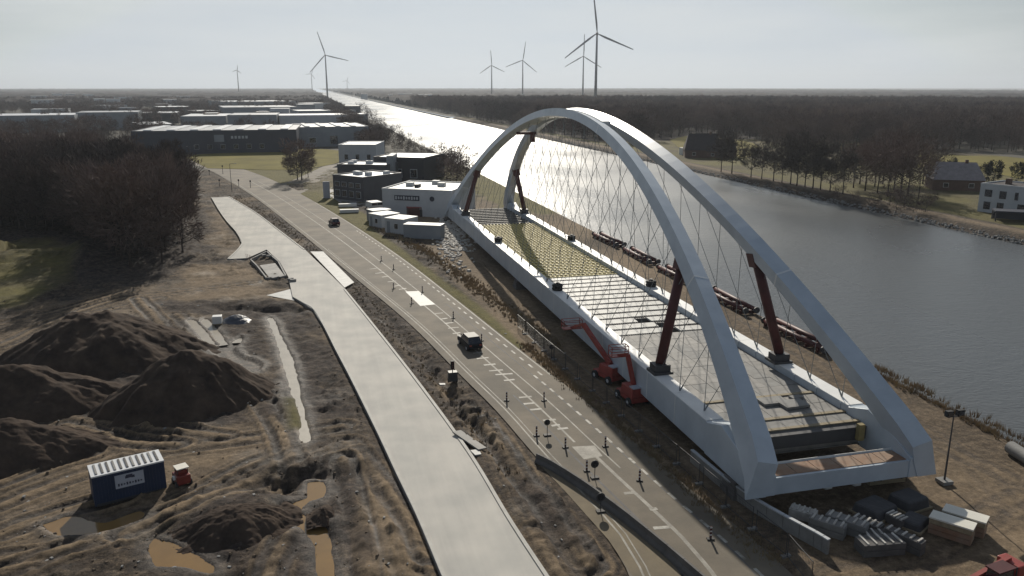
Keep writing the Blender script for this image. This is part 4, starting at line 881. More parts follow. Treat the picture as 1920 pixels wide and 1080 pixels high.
# ------------------------------------------------------------------ spoil heaps, pools and works on the left
def heap(px, py, rx, ry, h, rz, label, seed, ex=1.1):
    cx, cy = G(px, py); n = 130; u = np.linspace(-1.25, 1.25, n); A_, B_ = np.meshgrid(u, u); r = np.hypot(A_, B_)
    X, Y = A_ * rx, B_ * ry
    ang = np.arctan2(B_, A_); rr = r * (1 + .22 * fbm(np.cos(ang) * 3 + seed, np.sin(ang) * 3, 1, 3, seed))
    Z = h * np.clip(1 - rr, -.3, 1) ** 1 * (1.0) if False else h * (.93 * np.maximum(1 - np.maximum(rr, 0) ** 1.4, 0) ** (ex * 1.02) + np.minimum(1 - rr, 0) * .6)
    Z += h * .24 * fbm(X, Y, 4.0, 4, seed + 3) * np.clip(1.2 - rr, 0, 1) + .30 * fbm(X, Y, 1.3, 4, seed + 5, .6) + .5 * np.abs(fbm(X, Y, 3.2, 2, seed + 7)) * np.clip(1 - rr, 0, 1)
    o = grid_obj('soil_heap', X, Y, Z, M['soil_heap']); o.location = (cx, cy, -.05); o.rotation_euler = (0, 0, rz); tag(o, label, 'soil heap', 'spoil heaps on the muddy site')
heap(355, 748, 9.2, 6.6, 5.7, .2, 'largest dark soil heap, right of the others beside the pale trench strip', 201, .95)
heap(190, 664, 12, 9.5, 6.0, -.3, 'broad dark soil heap behind the largest one beside the haul road', 211, .9)
heap(35, 762, 11.5, 6.5, 4.8, .1, 'dark soil heap on the left with tracks running below it', 221, 1)
heap(20, 850, 9.5, 4.4, 3.4, .0, 'low dark soil heap at the left edge, nearest the lorry', 231, 1)
heap(440, 985, 4.1, 3.0, 1.9, .1, 'small clod covered soil heap right of the brown puddle', 241, 1)
heap(607, 966, 1.1, 1.2, .6, 0, 'tiny soil heap in the bend of the brown trench water', 251, 1)
for (pts, zw), nm, m_ in zip(POOLS, ('trench_water', 'puddle', 'puddle', 'slurry_pool', 'slurry_trench'), (M['sheet_mud_water'], M['sheet_mud_water'], M['sheet_mud_water'], M['wet_mud'], M['wet_mud'])):
    ln = spline(PX(pts, zw), .7); c_ = np.mean(ln, axis=0); area = sum(ln[k - 1][0] * ln[k][1] - ln[k][0] * ln[k - 1][1] for k in range(len(ln)))
    sheet(nm, offset(ln, .45 if area > 0 else -.45), zw, m_)
# open concrete chamber at the road corner
x, y = G(500, 512); t = absroot('drain_chamber', 'half built concrete chamber with steel covers at the corner of the new road', 'chamber', (x, y, 0))
poly = PX([(470, 488), (500, 473), (522, 492), (536, 519), (500, 523), (482, 500)], .3)
for i in range(len(poly)):
    a, b = Vector((*poly[i], .15)), Vector((*poly[(i + 1) % len(poly)], .15)); d = (b - a).normalized() * .12; MB().bar(a + d, b - d, .25, .8).build('wall', M['grey_conc'], t)
a = PX([(487, 498), (516, 494), (534, 518), (504, 520)], .35); MB().prism(a, .30, .42).build('cover_slab', M['slab'], t)
for px, py in ((495, 483), (505, 484), (515, 526), (528, 524), (545, 528), (550, 530)): xx, yy = G(px, py); MB().box((xx, yy, .45), (1.0, .5, .35), rz=random.random()).build('steel_cover', M['grey_conc'], t)
for k in range(7): xx, yy = G(462 + k * 3, 486 + k * 1); MB().tube([(xx, yy, 0), (xx, yy, 1.1)], .04, 6).build('starter_bar', M['rust'], t)
x, y = G(408, 607); r_ = root('water_tank', 'white cube tank beside the dark tarpaulin pile in the mud', 'tank', (x, y, 0)); MB().box((0, 0, .65), (1.3, 1.2, 1.1)).build('tank', M['white'], r_, bevel=.08); MB().box((0, 0, .06), (1.4, 1.3, .12)).build('pallet', M['timber'], r_)
cx, cy = G(442, 603); n = 26; u = np.linspace(-1.1, 1.1, n); A_, B_ = np.meshgrid(u, u); Zt = 1.2 * np.maximum(1 - np.hypot(A_, B_), -.1) + .3 * fbm(A_ * 3, B_ * 3, 1, 3, 303)
o = grid_obj('tarpaulin_pile', A_ * 2.3, B_ * 1.6, Zt, M['tarp']); o.location = (cx, cy, .0); tag(o, 'navy tarpaulin draped over a low pile right of the white tank', 'tarpaulin')
for i, (px, py, w, l, rz, lb) in enumerate(((880, 830, 1.0, 4.2, .45, 'long tilted pale slab lying in the ditch right of the new road'), (833, 715, 1.2, .5, .1, 'small white board lying on the verge beside the signal trailer'), (893, 850, .8, 1.0, .3, 'short pale slab at the lower end of the tilted slab'))):
    x, y = G(px, py); o = MB().box((0, 0, 0), (w, l, .14)).build('loose_slab', M['slab_white'] if i else M['slab'], bevel=.02); o.location = (x, y, ground_z(x, y) + .15); o.rotation_euler = (.08, .12, rz); tag(o, lb, 'slab')

# ------------------------------------------------------------------ fields and paths beyond the near ground
M['field'] = mat('field_grass', (.20, .172, .045), .95, scale=.06, rgb2=(.115, .10, .03), spec=.1, detail=7)
for pts in ([(1700, 284), (1800, 292), (1925, 298), (1925, 335), (1850, 322), (1760, 318), (1715, 312)], [(1255, 262), (1300, 255), (1400, 266), (1420, 282), (1380, 300), (1290, 292)], [(1925, 300), (1990, 300), (1990, 340), (1925, 338)], [(340, 292), (560, 279), (640, 284), (648, 300), (560, 318), (390, 316)]):
    sheet('field', spline(PX(pts), 8), .12, M['field'])

# ------------------------------------------------------------------ trees
def tree_meshes(seed, H, R, n_twig, base_f=.25, tw=M['twig'], wmul=1.0, cone=False):
    r = random.Random(seed); mb = MB()
    lean = (r.uniform(-.5, .5), r.uniform(-.5, .5)); P = lambda t: Vector((lean[0] * t * t, lean[1] * t * t, H * .92 * t))
    mb.tube([P(t) for t in (0, .12, .35, .65, 1)], [H * .016 + .04, H * .013 + .02, H * .010, H * .006, .02], 6, cap=False)
    limbs = []
    for i in range(15):
        t = r.uniform(base_f, .92); a = r.uniform(0, 6.28); L = R * (1.1 - .55 * abs(t - .5)) * r.uniform(.7, 1.05); s0 = P(t)
        e = s0 + Vector((math.cos(a) * L, math.sin(a) * L, L * r.uniform(.35, .9))); m_ = s0.lerp(e, .5) + Vector((0, 0, -.08 * L)); mb.tube([s0, m_, e], [.012 * H * (1.05 - t), .006 * H * (1.1 - t) + .01, .012], 4, cap=False); limbs.append((s0, m_, e))
    tr = mb.mesh('trunk', M['bark'], True)
    cb = MB(); cz = H * (1 + base_f) / 2; hz = H * (1 - base_f) / 2
    lobes = [(Vector(l[2]), r.uniform(.22, .42) * R) for l in limbs]
    for i in range(n_twig):
        if r.random() < .7:
            c0, rad = r.choice(lobes); d = Vector((r.gauss(0, 1), r.gauss(0, 1), r.gauss(0, 1))).normalized(); p = c0 + d * rad * r.random() ** .4 * 1.3
        else:
            d = Vector((r.gauss(0, 1), r.gauss(0, 1), r.gauss(0, 1))).normalized(); q = r.random() ** .33; p = Vector((d.x * R * q, d.y * R * q, cz + d.z * hz * q))
        out = Vector((p.x, p.y, (p.z - cz * .8) * .8)).normalized(); dr = (out + Vector((r.gauss(0, .6), r.gauss(0, .6), r.gauss(.35, .5)))).normalized()
        L = r.uniform(.7, 1.5) * H / 13; w = r.uniform(.05, .11) * wmul; sd = dr.cross(Vector((r.gauss(0, 1), r.gauss(0, 1), r.gauss(0, 1)))).normalized() * w
        cb.add([p - sd, p + sd, p + dr * L], [(0, 1, 2)])
    return tr, cb.mesh('crown', tw)
def tree(name, ms, x, y, z, label, group, cat='tree', sc=1.0):
    r_ = root(name, label, cat, (x, y, z), group, random.uniform(0, 6.28)); r_.scale = (sc * random.uniform(.88, 1.12),) * 2 + (sc * random.uniform(.88, 1.15),)
    mesh_obj('trunk', ms[0], r_); mesh_obj('crown', ms[1], r_); return r_
wood_kinds = [tree_meshes(300 + i, 14.5, 4.4, 1900, .15, wmul=1.25) for i in range(4)]
far_kinds = [tree_meshes(320 + i, 14, 4.8, 1000, .18, wmul=1.5) for i in range(3)]
row_kinds = [tree_meshes(340 + i, 13, 4.4, 1700, .24, M['twig_grey'], 1.3) for i in range(3)]
bush_kinds = [tree_meshes(360 + i, 4.5, 2.2, 700, .02) for i in range(2)]
ever_kinds = [tree_meshes(380 + i, 9, 2.6, 1500, .05, M['ever'], 1.6) for i in range(2)]
def scatter(poly, spacing, n_max, keep=None, jitter=.45):
    xs = [p[0] for p in poly]; ys = [p[1] for p in poly]; gx = np.arange(min(xs), max(xs), spacing); gy = np.arange(min(ys), max(ys), spacing)
    A_, B_ = np.meshgrid(gx, gy); A_ = A_ + rng.uniform(-jitter, jitter, A_.shape) * spacing; B_ = B_ + rng.uniform(-jitter, jitter, B_.shape) * spacing
    ok = sdist(A_, B_, poly) < 0
    if keep is not None: ok &= keep(A_, B_)
    pts = np.stack([A_[ok], B_[ok]], 1); pts = pts[np.argsort(np.hypot(pts[:, 0], pts[:, 1]))]; return pts[:n_max]
in_view = lambda x, y: (np.arctan2(x, y) < math.radians(50)) & (np.arctan2(x, y) > math.radians(-22))
# left wood
wood_poly = [(-112, 146)] + PX([(135, 492), (200, 512), (300, 500), (378, 466)]) + [(-31, 205), (-36, 235), (-48, 262), (-72, 305), (-85, 350), (-130, 372), (-210, 360), (-230, 250), (-170, 170)]
mound = PX([(-90, 600), (-60, 440), (95, 436), (165, 490), (120, 570)])
wp = scatter(wood_poly, 5.6, 3000, lambda x, y: in_view(x, y) & (sdist(x, y, mound) > 1))
GL = 'trees of the bare wood on the left'
for i, (x, y) in enumerate(wp[:200]): tree('bare_tree', random.choice(wood_kinds), x, y, ground_z(x, y), 'bare brown tree in the dense leafless wood left of the haul road', GL, sc=random.choice((.8, 1, 1, 1.1)))
wood_rest = wp[200:]
# lone trees
x, y = G(566, 338); tree('bare_tree', wood_kinds[1], x, y, 0, 'tallest bare tree of the small clump on the green field by the side street', None, sc=1.0)
x, y = G(558, 337); tree('bare_tree', wood_kinds[0], x, y, 0, 'bare tree at the left of the small clump on the green field', None, sc=.8)
x, y = G(578, 333); tree('bare_tree', wood_kinds[2], x, y, 0, 'smallest bare tree at the right of the small clump on the green field', None, sc=.6)
# far bank: avenue along the path
fx = [1352, 1372, 1408, 1428, 1450, 1466, 1482, 1494, 1509, 1524, 1538, 1556, 1580]
for i, px in enumerate(fx):
    x, y = G(px, 322 + (px - 1352) * .185); tree('avenue_tree', row_kinds[i % 3], x, y, 0, '%s bare avenue tree on the far bank path, counted from the dark farmhouse' % ('first second third fourth fifth sixth seventh eighth ninth tenth eleventh twelfth last'.split()[i]), 'avenue trees along the far bank path', sc=random.uniform(.92, 1.15))
GR = 'clump of bare trees and bushes by the barn'
for i, (px, py, s_) in enumerate(((1600, 352, .7), (1622, 358, .75), (1645, 362, .8), (1664, 368, .85), (1688, 372, .8), (1702, 366, .9), (1612, 345, .7), (1640, 350, .8), (1676, 356, .9), (1722, 372, .6), (1590, 340, .6), (1655, 345, .8), (1730, 345, .7), (1750, 338, .7), (1690, 345, .9), (1670, 340, .9))):
    x, y = G(px, py); tree('bare_tree', far_kinds[i % 3], x, y, 0, 'dark bare tree in the thick clump left of the grey roofed barn', GR, sc=s_ * 1.3)
for i, (px, py, s_, lb) in enumerate(((1845, 338, .75, 'dark evergreen behind the barn, left one'), (1862, 342, .9, 'dark evergreen behind the white house, middle one'), (1905, 345, .8, 'dark evergreen behind the white house at the picture edge'), (1785, 318, .5, 'small dark evergreen beyond the barn roof'))):
    x, y = G(px, py); tree('evergreen_tree', ever_kinds[i % 2], x, y, 0, lb, None, sc=s_)
for i, (px, py, s_) in enumerate(((1570, 372, .8), (1600, 380, .7), (1640, 388, .8), (1680, 398, .9), (1712, 398, .8), (1735, 398, .9), (1745, 385, .8), (1668, 385, 1.0), (1695, 385, 1.1))):
    x, y = G(px, py); r_ = tree('bush', bush_kinds[i % 2], x, y, 0, 'dark leafless bush between the barn and the bank path', 'bushes by the barn', 'bush', sc=s_)
# left canal side: bushes between the showroom and the water
for i, (px, py, s_) in enumerate(((800, 318, 1.1), (815, 324, 1.2), (830, 322, 1.5), (845, 328, 1.4), (858, 334, 1.5), (870, 340, 1.3), (838, 336, 1.2), (822, 332, 1.0), (805, 308, 1.0), (856, 345, 1.2), (848, 316, 1.2), (872, 352, 1.0), (790, 300, 1.1), (776, 290, 1.2), (760, 282, 1.2), (748, 275, 1.1), (738, 268, 1.3), (728, 258, 1.2), (716, 250, 1.3), (706, 240, 1.3), (698, 232, 1.4), (690, 224, 1.4), (684, 216, 1.5), (676, 210, 1.5), (770, 300, .8), (745, 288, .9))):
    x, y = G(px, py); tree('bush', bush_kinds[i % 2], x, y, 0, 'dark bare bush in the thicket between the white showroom and the canal', 'bushes on the near canal bank', 'bush', sc=s_ * 1.45)
# right forest
FF1, FF2 = PX([(1690, 284), (1930, 298), (1930, 340), (1720, 322)]), PX([(1240, 268), (1300, 253), (1410, 266), (1425, 284), (1380, 305), (1250, 290)])
def forest_keep(x, y): return in_view(x, y) & (sdist(x, y, FF1) > 6) & (sdist(x, y, FF2) > 6)
forest_poly = [(172, 460), (205, 395), (228, 372), (300, 352), (360, 340), (470, 330), (900, 600), (1300, 1000), (900, 1400), (172, 1400), (166, 800)]
fp_pts = scatter(forest_poly, 8.6, 20000, forest_keep)
GF = 'edge trees of the forest across the canal'
for i, (x, y) in enumerate(fp_pts[:78]): tree('bare_tree', far_kinds[i % 3], x, y, 0, 'dark bare tree at the edge of the forest across the canal', GF, sc=random.uniform(.5, 1.2))
forest_rest = fp_pts[78:9000]
left_mix = scatter([(-1000, 500), (-200, 430), (-62, 470), (-20, 560), (-90, 900), (40, 1100), (40, 2000), (-1200, 2000)], 16, 6000, lambda x, y: in_view(x, y) & (fbm(x, y, 90, 2, 12) > -.12))
edge_l = scatter([(26, 420), (40, 420), (46, 1200), (36, 1900), (20, 1900), (24, 900)], 7, 1200)
# joined far woods: tree clumps set by the hundred, nobody could count them
pc = bpy.data.collections.new('tree_kinds')
for i, (a, b) in enumerate(far_kinds):
    mb_ = bpy.data.meshes.new('far_tree'); bm = bmesh.new(); bm.from_mesh(a); k = len(bm.faces); bm.from_mesh(b); bm.faces.ensure_lookup_table()
    for f in bm.faces[k:]: f.material_index = 1
    bm.to_mesh(mb_); bm.free(); mb_.materials.append(M['bark']); mb_.materials.append(M['twig']); pc.objects.link(bpy.data.objects.new('far_tree', mb_))
def forest(name, pts, label, smin=.75, smax=1.15):
    me = bpy.data.meshes.new(name); me.from_pydata([(x, y, 0) for x, y in pts], [], []); o = bpy.data.objects.new(name, me); col.objects.link(o); tag(o, label, 'woodland', kind='stuff')
    ng = bpy.data.node_groups.new(name, 'GeometryNodeTree'); ng.interface.new_socket('Geometry', in_out='INPUT', socket_type='NodeSocketGeometry'); ng.interface.new_socket('Geometry', in_out='OUTPUT', socket_type='NodeSocketGeometry')
    N, Lk = ng.nodes, ng.links; gi, go = N.new('NodeGroupInput'), N.new('NodeGroupOutput'); ip = N.new('GeometryNodeInstanceOnPoints'); ci = N.new('GeometryNodeCollectionInfo'); ci.inputs['Collection'].default_value = pc; ci.inputs['Separate Children'].default_value = True
    ip.inputs['Pick Instance'].default_value = True; rv = N.new('FunctionNodeRandomValue'); rv.data_type = 'FLOAT_VECTOR'; rv.inputs['Max'].default_value = (0, 0, 6.28); rs = N.new('FunctionNodeRandomValue'); rs.data_type = 'FLOAT'
    fi = [s for s in rs.inputs if s.type == 'VALUE']; fi[0].default_value = smin; fi[1].default_value = smax
    mp_ = N.new('GeometryNodeMeshToPoints'); Lk.new(gi.outputs[0], mp_.inputs['Mesh']); Lk.new(mp_.outputs[0], ip.inputs['Points']); Lk.new(ci.outputs[0], ip.inputs['Instance']); Lk.new(rv.outputs[0], ip.inputs['Rotation'])
    fo = [s for s in rs.outputs if s.type == 'VALUE'][0]; Lk.new(fo, ip.inputs['Scale']); Lk.new(ip.outputs[0], go.inputs[0]); o.modifiers.new('trees', 'NODES').node_group = ng; return o
forest('wood', list(map(tuple, wood_rest)), 'rest of the dense bare wood on the left')
forest('forest', list(map(tuple, forest_rest)), 'dense bare forest stretching back from the far canal bank', .5, 1.25)
forest('town_trees', list(map(tuple, left_mix)), 'bare trees among the far halls and houses', .5, .9)
forest('bank_trees', list(map(tuple, edge_l)), 'bare trees lining the near canal bank in the distance', .45, .75)
def canopy(name, x0, x1, y0, y1, seed, dx, base=8.0, gaps=.35, label=''):
    ys = [y0]
    while ys[-1] < y1: ys.append(ys[-1] * 1.008)
    xs = np.arange(x0, x1 + dx, dx); X, Y = np.meshgrid(xs, np.array(ys)); X = X + .3 * dx * vnoise(X, Y, 5, seed); n = fbm(X, Y, 260, 3, seed) + gaps
    Z = np.where(n > 0, base + 6 * fbm(X, Y, 60, 2, seed + 4) + 9 * fbm(X, Y, 16, 2, seed + 8), -1.0)
    o = grid_obj(name, X, Y, Z, M['canopy'], smooth=False); tag(o, label, 'woodland', kind='stuff')
canopy('far_wood', 170, 4200, 1330, 9500, 401, 11, label='far woodland across the canal fading to the horizon')
canopy('far_wood', -3200, 38, 1500, 9500, 411, 11, 7.0, .22, label='far woodland beyond the town on the left')

# roadside scrub, ditch weeds, bank weeds: joined, uncountable
def weeds(name, line, wid, n, label, hmin=.3, hmax=.9, m=None):
    L = np.array(spline(PX(line), 1)); mb = MB(); r = random.Random(len(line) * 7 + n)
    for i in range(n):
        p = L[r.randrange(len(L))]; x, y = p[0] + r.gauss(0, wid), p[1] + r.gauss(0, wid); z = ground_z(x, y)
        for k in range(7):
            a = r.uniform(0, 6.28); h_ = r.uniform(hmin, hmax); s_ = h_ * r.uniform(.3, .7); w = r.uniform(.03, .07)
            mb.add([(x + math.cos(a) * .15 - w, y + math.sin(a) * .15, z - .03), (x + math.cos(a) * .15 + w, y + math.sin(a) * .15, z - .03), (x + math.cos(a) * s_, y + math.sin(a) * s_, z + h_)], [(0, 1, 2)])
    return tag(mb.build(name, m or M['scrub']), label, 'weeds', kind='stuff')
weeds('ditch_scrub', [(700, 422), (800, 474), (912, 553), (985, 605), (1040, 650)], .9, 1300, 'brown scrub in the ditch between old road and bridge yard', .15, .5)
weeds('verge_scrub', [(985, 648), (1100, 745), (1220, 850), (1330, 955), (1450, 1050)], .5, 700, 'dry weeds along the fence beside the old road', .15, .45)
weeds('bank_weeds', [(1640, 692), (1740, 745), (1830, 790), (1930, 838)], .5, 500, 'yellow dry weeds on the canal edge', .3, .8)
weeds('strip_weeds', [(440, 368), (540, 430), (640, 520), (720, 600), (830, 730), (960, 890)], 1.0, 700, 'dry weeds between the new and the old road', .08, .28)
# stones along the far bank waterline
mb = MB(); r = random.Random(5)
for i in range(1400):
    y = 90 + 420 * r.random() ** 1.6; x = BANK_R + r.uniform(-1.1, 1.6); s_ = r.uniform(.25, .6); mb.box((x, y, np.interp(x - BANK_R, [-1, 0, 3], [-1.9, -1.4, -.3])), (s_ * 1.4, s_, s_ * .7), rz=r.uniform(0, 3), taper=.6)
tag(mb.build('bank_stones', M['grey_conc']), 'rough stones along the far bank waterline', 'stones', kind='stuff')
mb = MB()
for i in range(700):
    t_ = r.random(); px, py = 700 + 260 * t_ + r.gauss(0, 4), 0; x = BANK_L - r.uniform(.3, 1.6); y = 60 + 400 * r.random() ** 1.5; s_ = r.uniform(.2, .5); mb.box((x, y, np.interp(x, [BANK_L - 1.6, BANK_L], [-.3, -1.6])), (s_ * 1.3, s_, s_ * .7), rz=r.uniform(0, 3), taper=.6)
tag(mb.build('quay_stones', M['dark_conc']), 'rough stones along the near waterline', 'stones', kind='stuff')
mb = MB()
for i in range(700):
    px, py = 848 + r.gauss(0, 16), 442 + r.gauss(0, 24); py += (px - 848) * .5; x, y = G(px, py); s_ = r.uniform(.15, .6); mb.box((x, y, ground_z(x, y) + .15), (s_ * 1.5, s_, s_ * .6), rz=r.uniform(0, 3), taper=.7)
tag(mb.build('rubble', M['gravel_pale']), 'pale rubble strewn beside the far end of the near girder', 'rubble', kind='stuff')
mb = MB()
for i in range(1100):
    px, py = r.uniform(0, 860), r.uniform(560, 1080); x, y = G(px, py)
    if GX[0] < x < 3.5: s_ = .05 + .22 * r.random() ** 3; mb.box((x, y, ground_z(x, y) + s_ * .02), (s_ * 1.3, s_, s_ * .7), rz=r.uniform(0, 3), taper=.6)
tag(mb.build('soil_clods', M['clod']), 'clods and stones scattered over the muddy site', 'rubble', kind='stuff')

mb = MB()
for i in range(420):
    px, py = r.uniform(0, 1060), r.uniform(470, 1080); x, y = G(px, py)
    if GX[0] < x < 30 and sdist(np.array([[x]]), np.array([[y]]), new_poly)[0, 0] > 1 and sdist(np.array([[x]]), np.array([[y]]), old_poly)[0, 0] > .5: s_ = .05 + .2 * r.random() ** 4; mb.box((x, y, ground_z(x, y) + s_ * .1), (s_ * 1.5, s_, s_ * .5), rz=r.uniform(0, 3), taper=.8)
tag(mb.build('pale_stones', M['grey_conc']), 'pale stones and scraps strewn over the mud', 'rubble', kind='stuff')

# ------------------------------------------------------------------ buildings
def block(name, label, cat, pL, pR, h, depth, wm, rm, group=None, parapet=.5, features=None, z=0):
    a, b = Vector((*G(*pL), 0)), Vector((*G(*pR), 0)); u = (b - a).normalized(); w = (b - a).length; r_ = root(name, label, cat, tuple(a), group, math.atan2(u.y, u.x))
    wl = MB().box((w / 2, depth / 2, h / 2), (w, depth, h)).build('wall', wm, r_)
    rf = MB().box((w / 2, depth / 2, h + .1), (w - .1, depth - .1, .2)).build('roof', rm, r_)
    if parapet:
        for (cx_, cy_, dx, dy) in ((w / 2, .15, w + .1, .3), (w / 2, depth - .15, w + .1, .3), (.15, depth / 2, .3, depth - .6), (w - .15, depth / 2, .3, depth - .6)): MB().box((cx_, cy_, h + parapet / 2 + .02), (dx, dy, parapet)).build('parapet', wm, rf)
    if features: features(r_, w, h, depth)
    return r_
def win(r_, x, z, w, h, m=None, y=-.04, name='window'):
    f = MB().box((x, y, z), (w, .1, h)).build(name, M['offwhite'] if m is None else m, r_); MB().box((x, y - .06, z), (w * .88, .04, h * .86)).build('pane', M['glass'], f)
def win_side(r_, y, z, w, h, x=-.04):
    f = MB().box((x, y, z), (.1, w, h)).build('window', M['dark_clad'], r_); MB().box((x - .06, y, z), (.04, w * .88, h * .86)).build('pane', M['glass'], f)
def rooftop(r_, w, h, d, n=4):
    for k in range(n): MB().box((w * random.uniform(.15, .85), d * random.uniform(.25, .8), h + .7), (w * .06 + .8, 1.6, 1.1)).build('roof_unit', M['offwhite'], r_)
def showroom(r_, w, h, d):
    s_ = MB().box((w * .36, -.06, h * .72), (w * .36, .12, h * .2)).build('sign_board', M['navy'], r_)
    for k in range(9): MB().box((w * (.205 + .038 * k), -.14, h * .72), (w * .024, .03, h * (.10 if k % 3 else .13))).build('letter', M['offwhite'], s_)
    e = MB().tube([(w * .72, -.02, h * .72), (w * .72, -.10, h * .72)], h * .1, 14).build('emblem', M['navy'], r_)
    for k in range(4): win_side(r_, d * (.15 + .22 * k), h * .5, d * .1, h * .8)
    rooftop(r_, w, h, d, 3); MB().box((w * .38, d * .35, h + .6), (1.0, 2.2, .9)).build('roof_hatch', M['dark_clad'], r_); MB().box((w * .5, -.05, .9), (3.0, .1, 1.8)).build('door', M['dark_clad'], r_)
block('showroom', 'white showroom with cream roof and dark sign band beside the far bridge end', 'building', (718, 403), (848, 409), 6.6, 19, M['offwhite'], M['roof_cream'], features=showroom)
def office(r_, w, h, d):
    for k in range(4): win(r_, w * (.15 + .23 * k), h * .68, w * .16, h * .22); win(r_, w * (.15 + .23 * k), h * .28, w * .16, h * .3)
    for k in range(3): win_side(r_, d * (.2 + .28 * k), h * .55, d * .14, h * .5)
    rooftop(r_, w, h, d, 4)
block('office', 'dark office block with pale cluttered roof left of the showroom', 'building', (626, 372), (682, 379), 6.8, 16, M['office_clad'], M['roof_pale'], features=office)
block('office', 'low dark workshop with pale roof behind the dark office', 'building', (634, 345), (727, 347), 6.4, 14, M['office_clad'], M['roof_pale'], features=rooftop)
block('pylon_wall', 'tall slanting grey wall slab between showroom and black hall', 'building', (726, 345), (738, 345), 9.5, 12, M['grey_clad'], M['grey_clad'], parapet=0)
block('hall', 'black hall with a pale roof edge behind the showroom', 'building', (702, 338), (795, 341), 8.0, 22, M['dark_clad'], M['roof_pale'], features=lambda r_, w, h, d: [win(r_, w * (.2 + .3 * k), h * .35, w * .14, h * .4) for k in range(3)])
block('hall', 'pale blue grey hall behind the black hall near the canal', 'building', (636, 308), (706, 308), 8.0, 24, M['offwhite'], M['roof_pale'], features=lambda r_, w, h, d: [win(r_, w * (.2 + .3 * k), h * .4, w * .1, h * .3) for k in range(3)])
def navy(r_, w, h, d):
    for k in range(6): win(r_, w * (.38 + .08 * k), h * .3, w * .03, h * .22, M['grey_clad'])
    MB().box((w * .52, -.05, h * .68), (w * .06, .1, h * .32)).build('sign_board', M['grey_clad'], r_)
    for k in range(5): MB().box((w * (.60 + .022 * k), -.05, h * .72), (w * .014, .1, h * .12)).build('letter', M['offwhite'], r_)
    for k in range(7): MB().box((w * (.08 + .14 * k), d * .5, h + .5), (w * .05, d * .8, .5)).build('skylight', M['roof_pale'], r_)
block('hall', 'large navy hall facing the green field', 'building', (250, 290), (558, 285), 11, 62, M['navy'], M['roof_grey'], features=navy)
def palehall(r_, w, h, d):
    win(r_, w * .5, h * .35, w * .12, h * .5, M['grey_clad'], name='gate'); win(r_, w * .2, h * .35, w * .1, h * .3)
    for k in range(4): MB().box((w * (.15 + .22 * k), d * .5, h + .5), (w * .06, d * .8, .5)).build('skylight', M['roof_grey'], r_)
block('hall', 'pale grey hall joined to the right end of the navy hall', 'building', (560, 276), (692, 273), 10.5, 52, M['grey_clad'], M['roof_pale'], features=palehall)
halls = [((-20, 250), (143, 247), 12, 60, 'grey_clad', 'roof_pale', 'long grey hall behind the wood at the left picture edge'), ((146, 244), (262, 242), 13, 50, 'grey_clad', 'roof_grey', 'grey hall with a dark left end right of the longest left hall'), ((262, 262), (330, 260), 9, 50, 'dark_clad', 'roof_pale', 'dark low hall behind the left part of the navy hall'), ((265, 232), (335, 231), 9, 60, 'dark_clad', 'roof_pale', 'hall with a bright roof between the town trees'),
         ((340, 240), (425, 239), 9, 70, 'grey_clad', 'roof_pale', 'hall with a bright roof streak behind the navy hall'), ((428, 240), (520, 239), 10, 60, 'grey_clad', 'roof_grey', 'wide hall behind the right part of the navy hall'), ((525, 238), (655, 236), 9, 50, 'offwhite', 'roof_pale', 'second pale hall directly behind the pale grey one'), ((560, 226), (620, 225), 9, 50, 'grey_clad', 'roof_pale', 'small hall with bright roof left of the large turbine foot'),
         ((420, 222), (560, 220), 11, 90, 'grey_clad', 'roof_grey', 'long grey hall in the second row of the estate'), ((575, 208), (620, 207), 10, 40, 'white', 'roof_pale', 'white hall at the foot of the large left turbine'), ((425, 206), (560, 204), 11, 120, 'grey_clad', 'roof_grey', 'far long hall with a pale roof band'), ((300, 216), (360, 215), 9, 60, 'dark_clad', 'roof_pale', 'dark far hall with a glinting roof left of centre'),
         ((366, 224), (415, 223), 8, 50, 'dark_clad', 'roof_grey', 'dark small hall left of the long grey hall'), ((630, 232), (690, 231), 8, 30, 'grey_clad', 'roof_pale', 'low hall nearest the canal in the second row'), ((620, 222), (668, 221), 8, 26, 'offwhite', 'roof_grey', 'pale low hall beside the canal bend'), ((60, 222), (130, 221), 9, 40, 'offwhite', 'roof_grey', 'pale hall behind the left long hall'), ((180, 212), (240, 211), 9, 40, 'grey_clad', 'roof_pale', 'far hall above the left wood')]
for a, b, h, d, wm, rm, lb in halls: block('hall', lb, 'building', a, b, h, d, M[wm], M[rm], 'halls of the industrial estate', .4, None)
hr = random.Random(44)
sides = ['west', 'middle', 'east']
used = set(); WC = dict(grey_clad='grey', dark_clad='charcoal', offwhite='pale', brick='brown', navy='navy')
for i in range(200):
    if len(used) >= 26: break
    row = hr.randrange(5); py = (194, 202, 211, 222, 234)[row] + hr.uniform(-1.5, 1.5); px = hr.uniform(130, 640); w = hr.uniform(14, 46); wc = hr.choice(list(WC)); rc = hr.choice(('roof_pale', 'roof_grey'))
    lb = '%s shed with a %s roof in the %s row of the estate, %s part' % (WC[wc], 'bright' if rc == 'roof_pale' else 'grey', ('farthest', 'fourth', 'third', 'second', 'front')[row], 'left' if px < 300 else 'middle' if px < 470 else 'right')
    if lb in used: continue
    used.add(lb); block('shed', lb, 'building', (px, py), (px + w, py - .3), hr.uniform(6, 11), hr.uniform(15, 50), M[wc], M[rc], 'sheds of the industrial estate', .3, None)
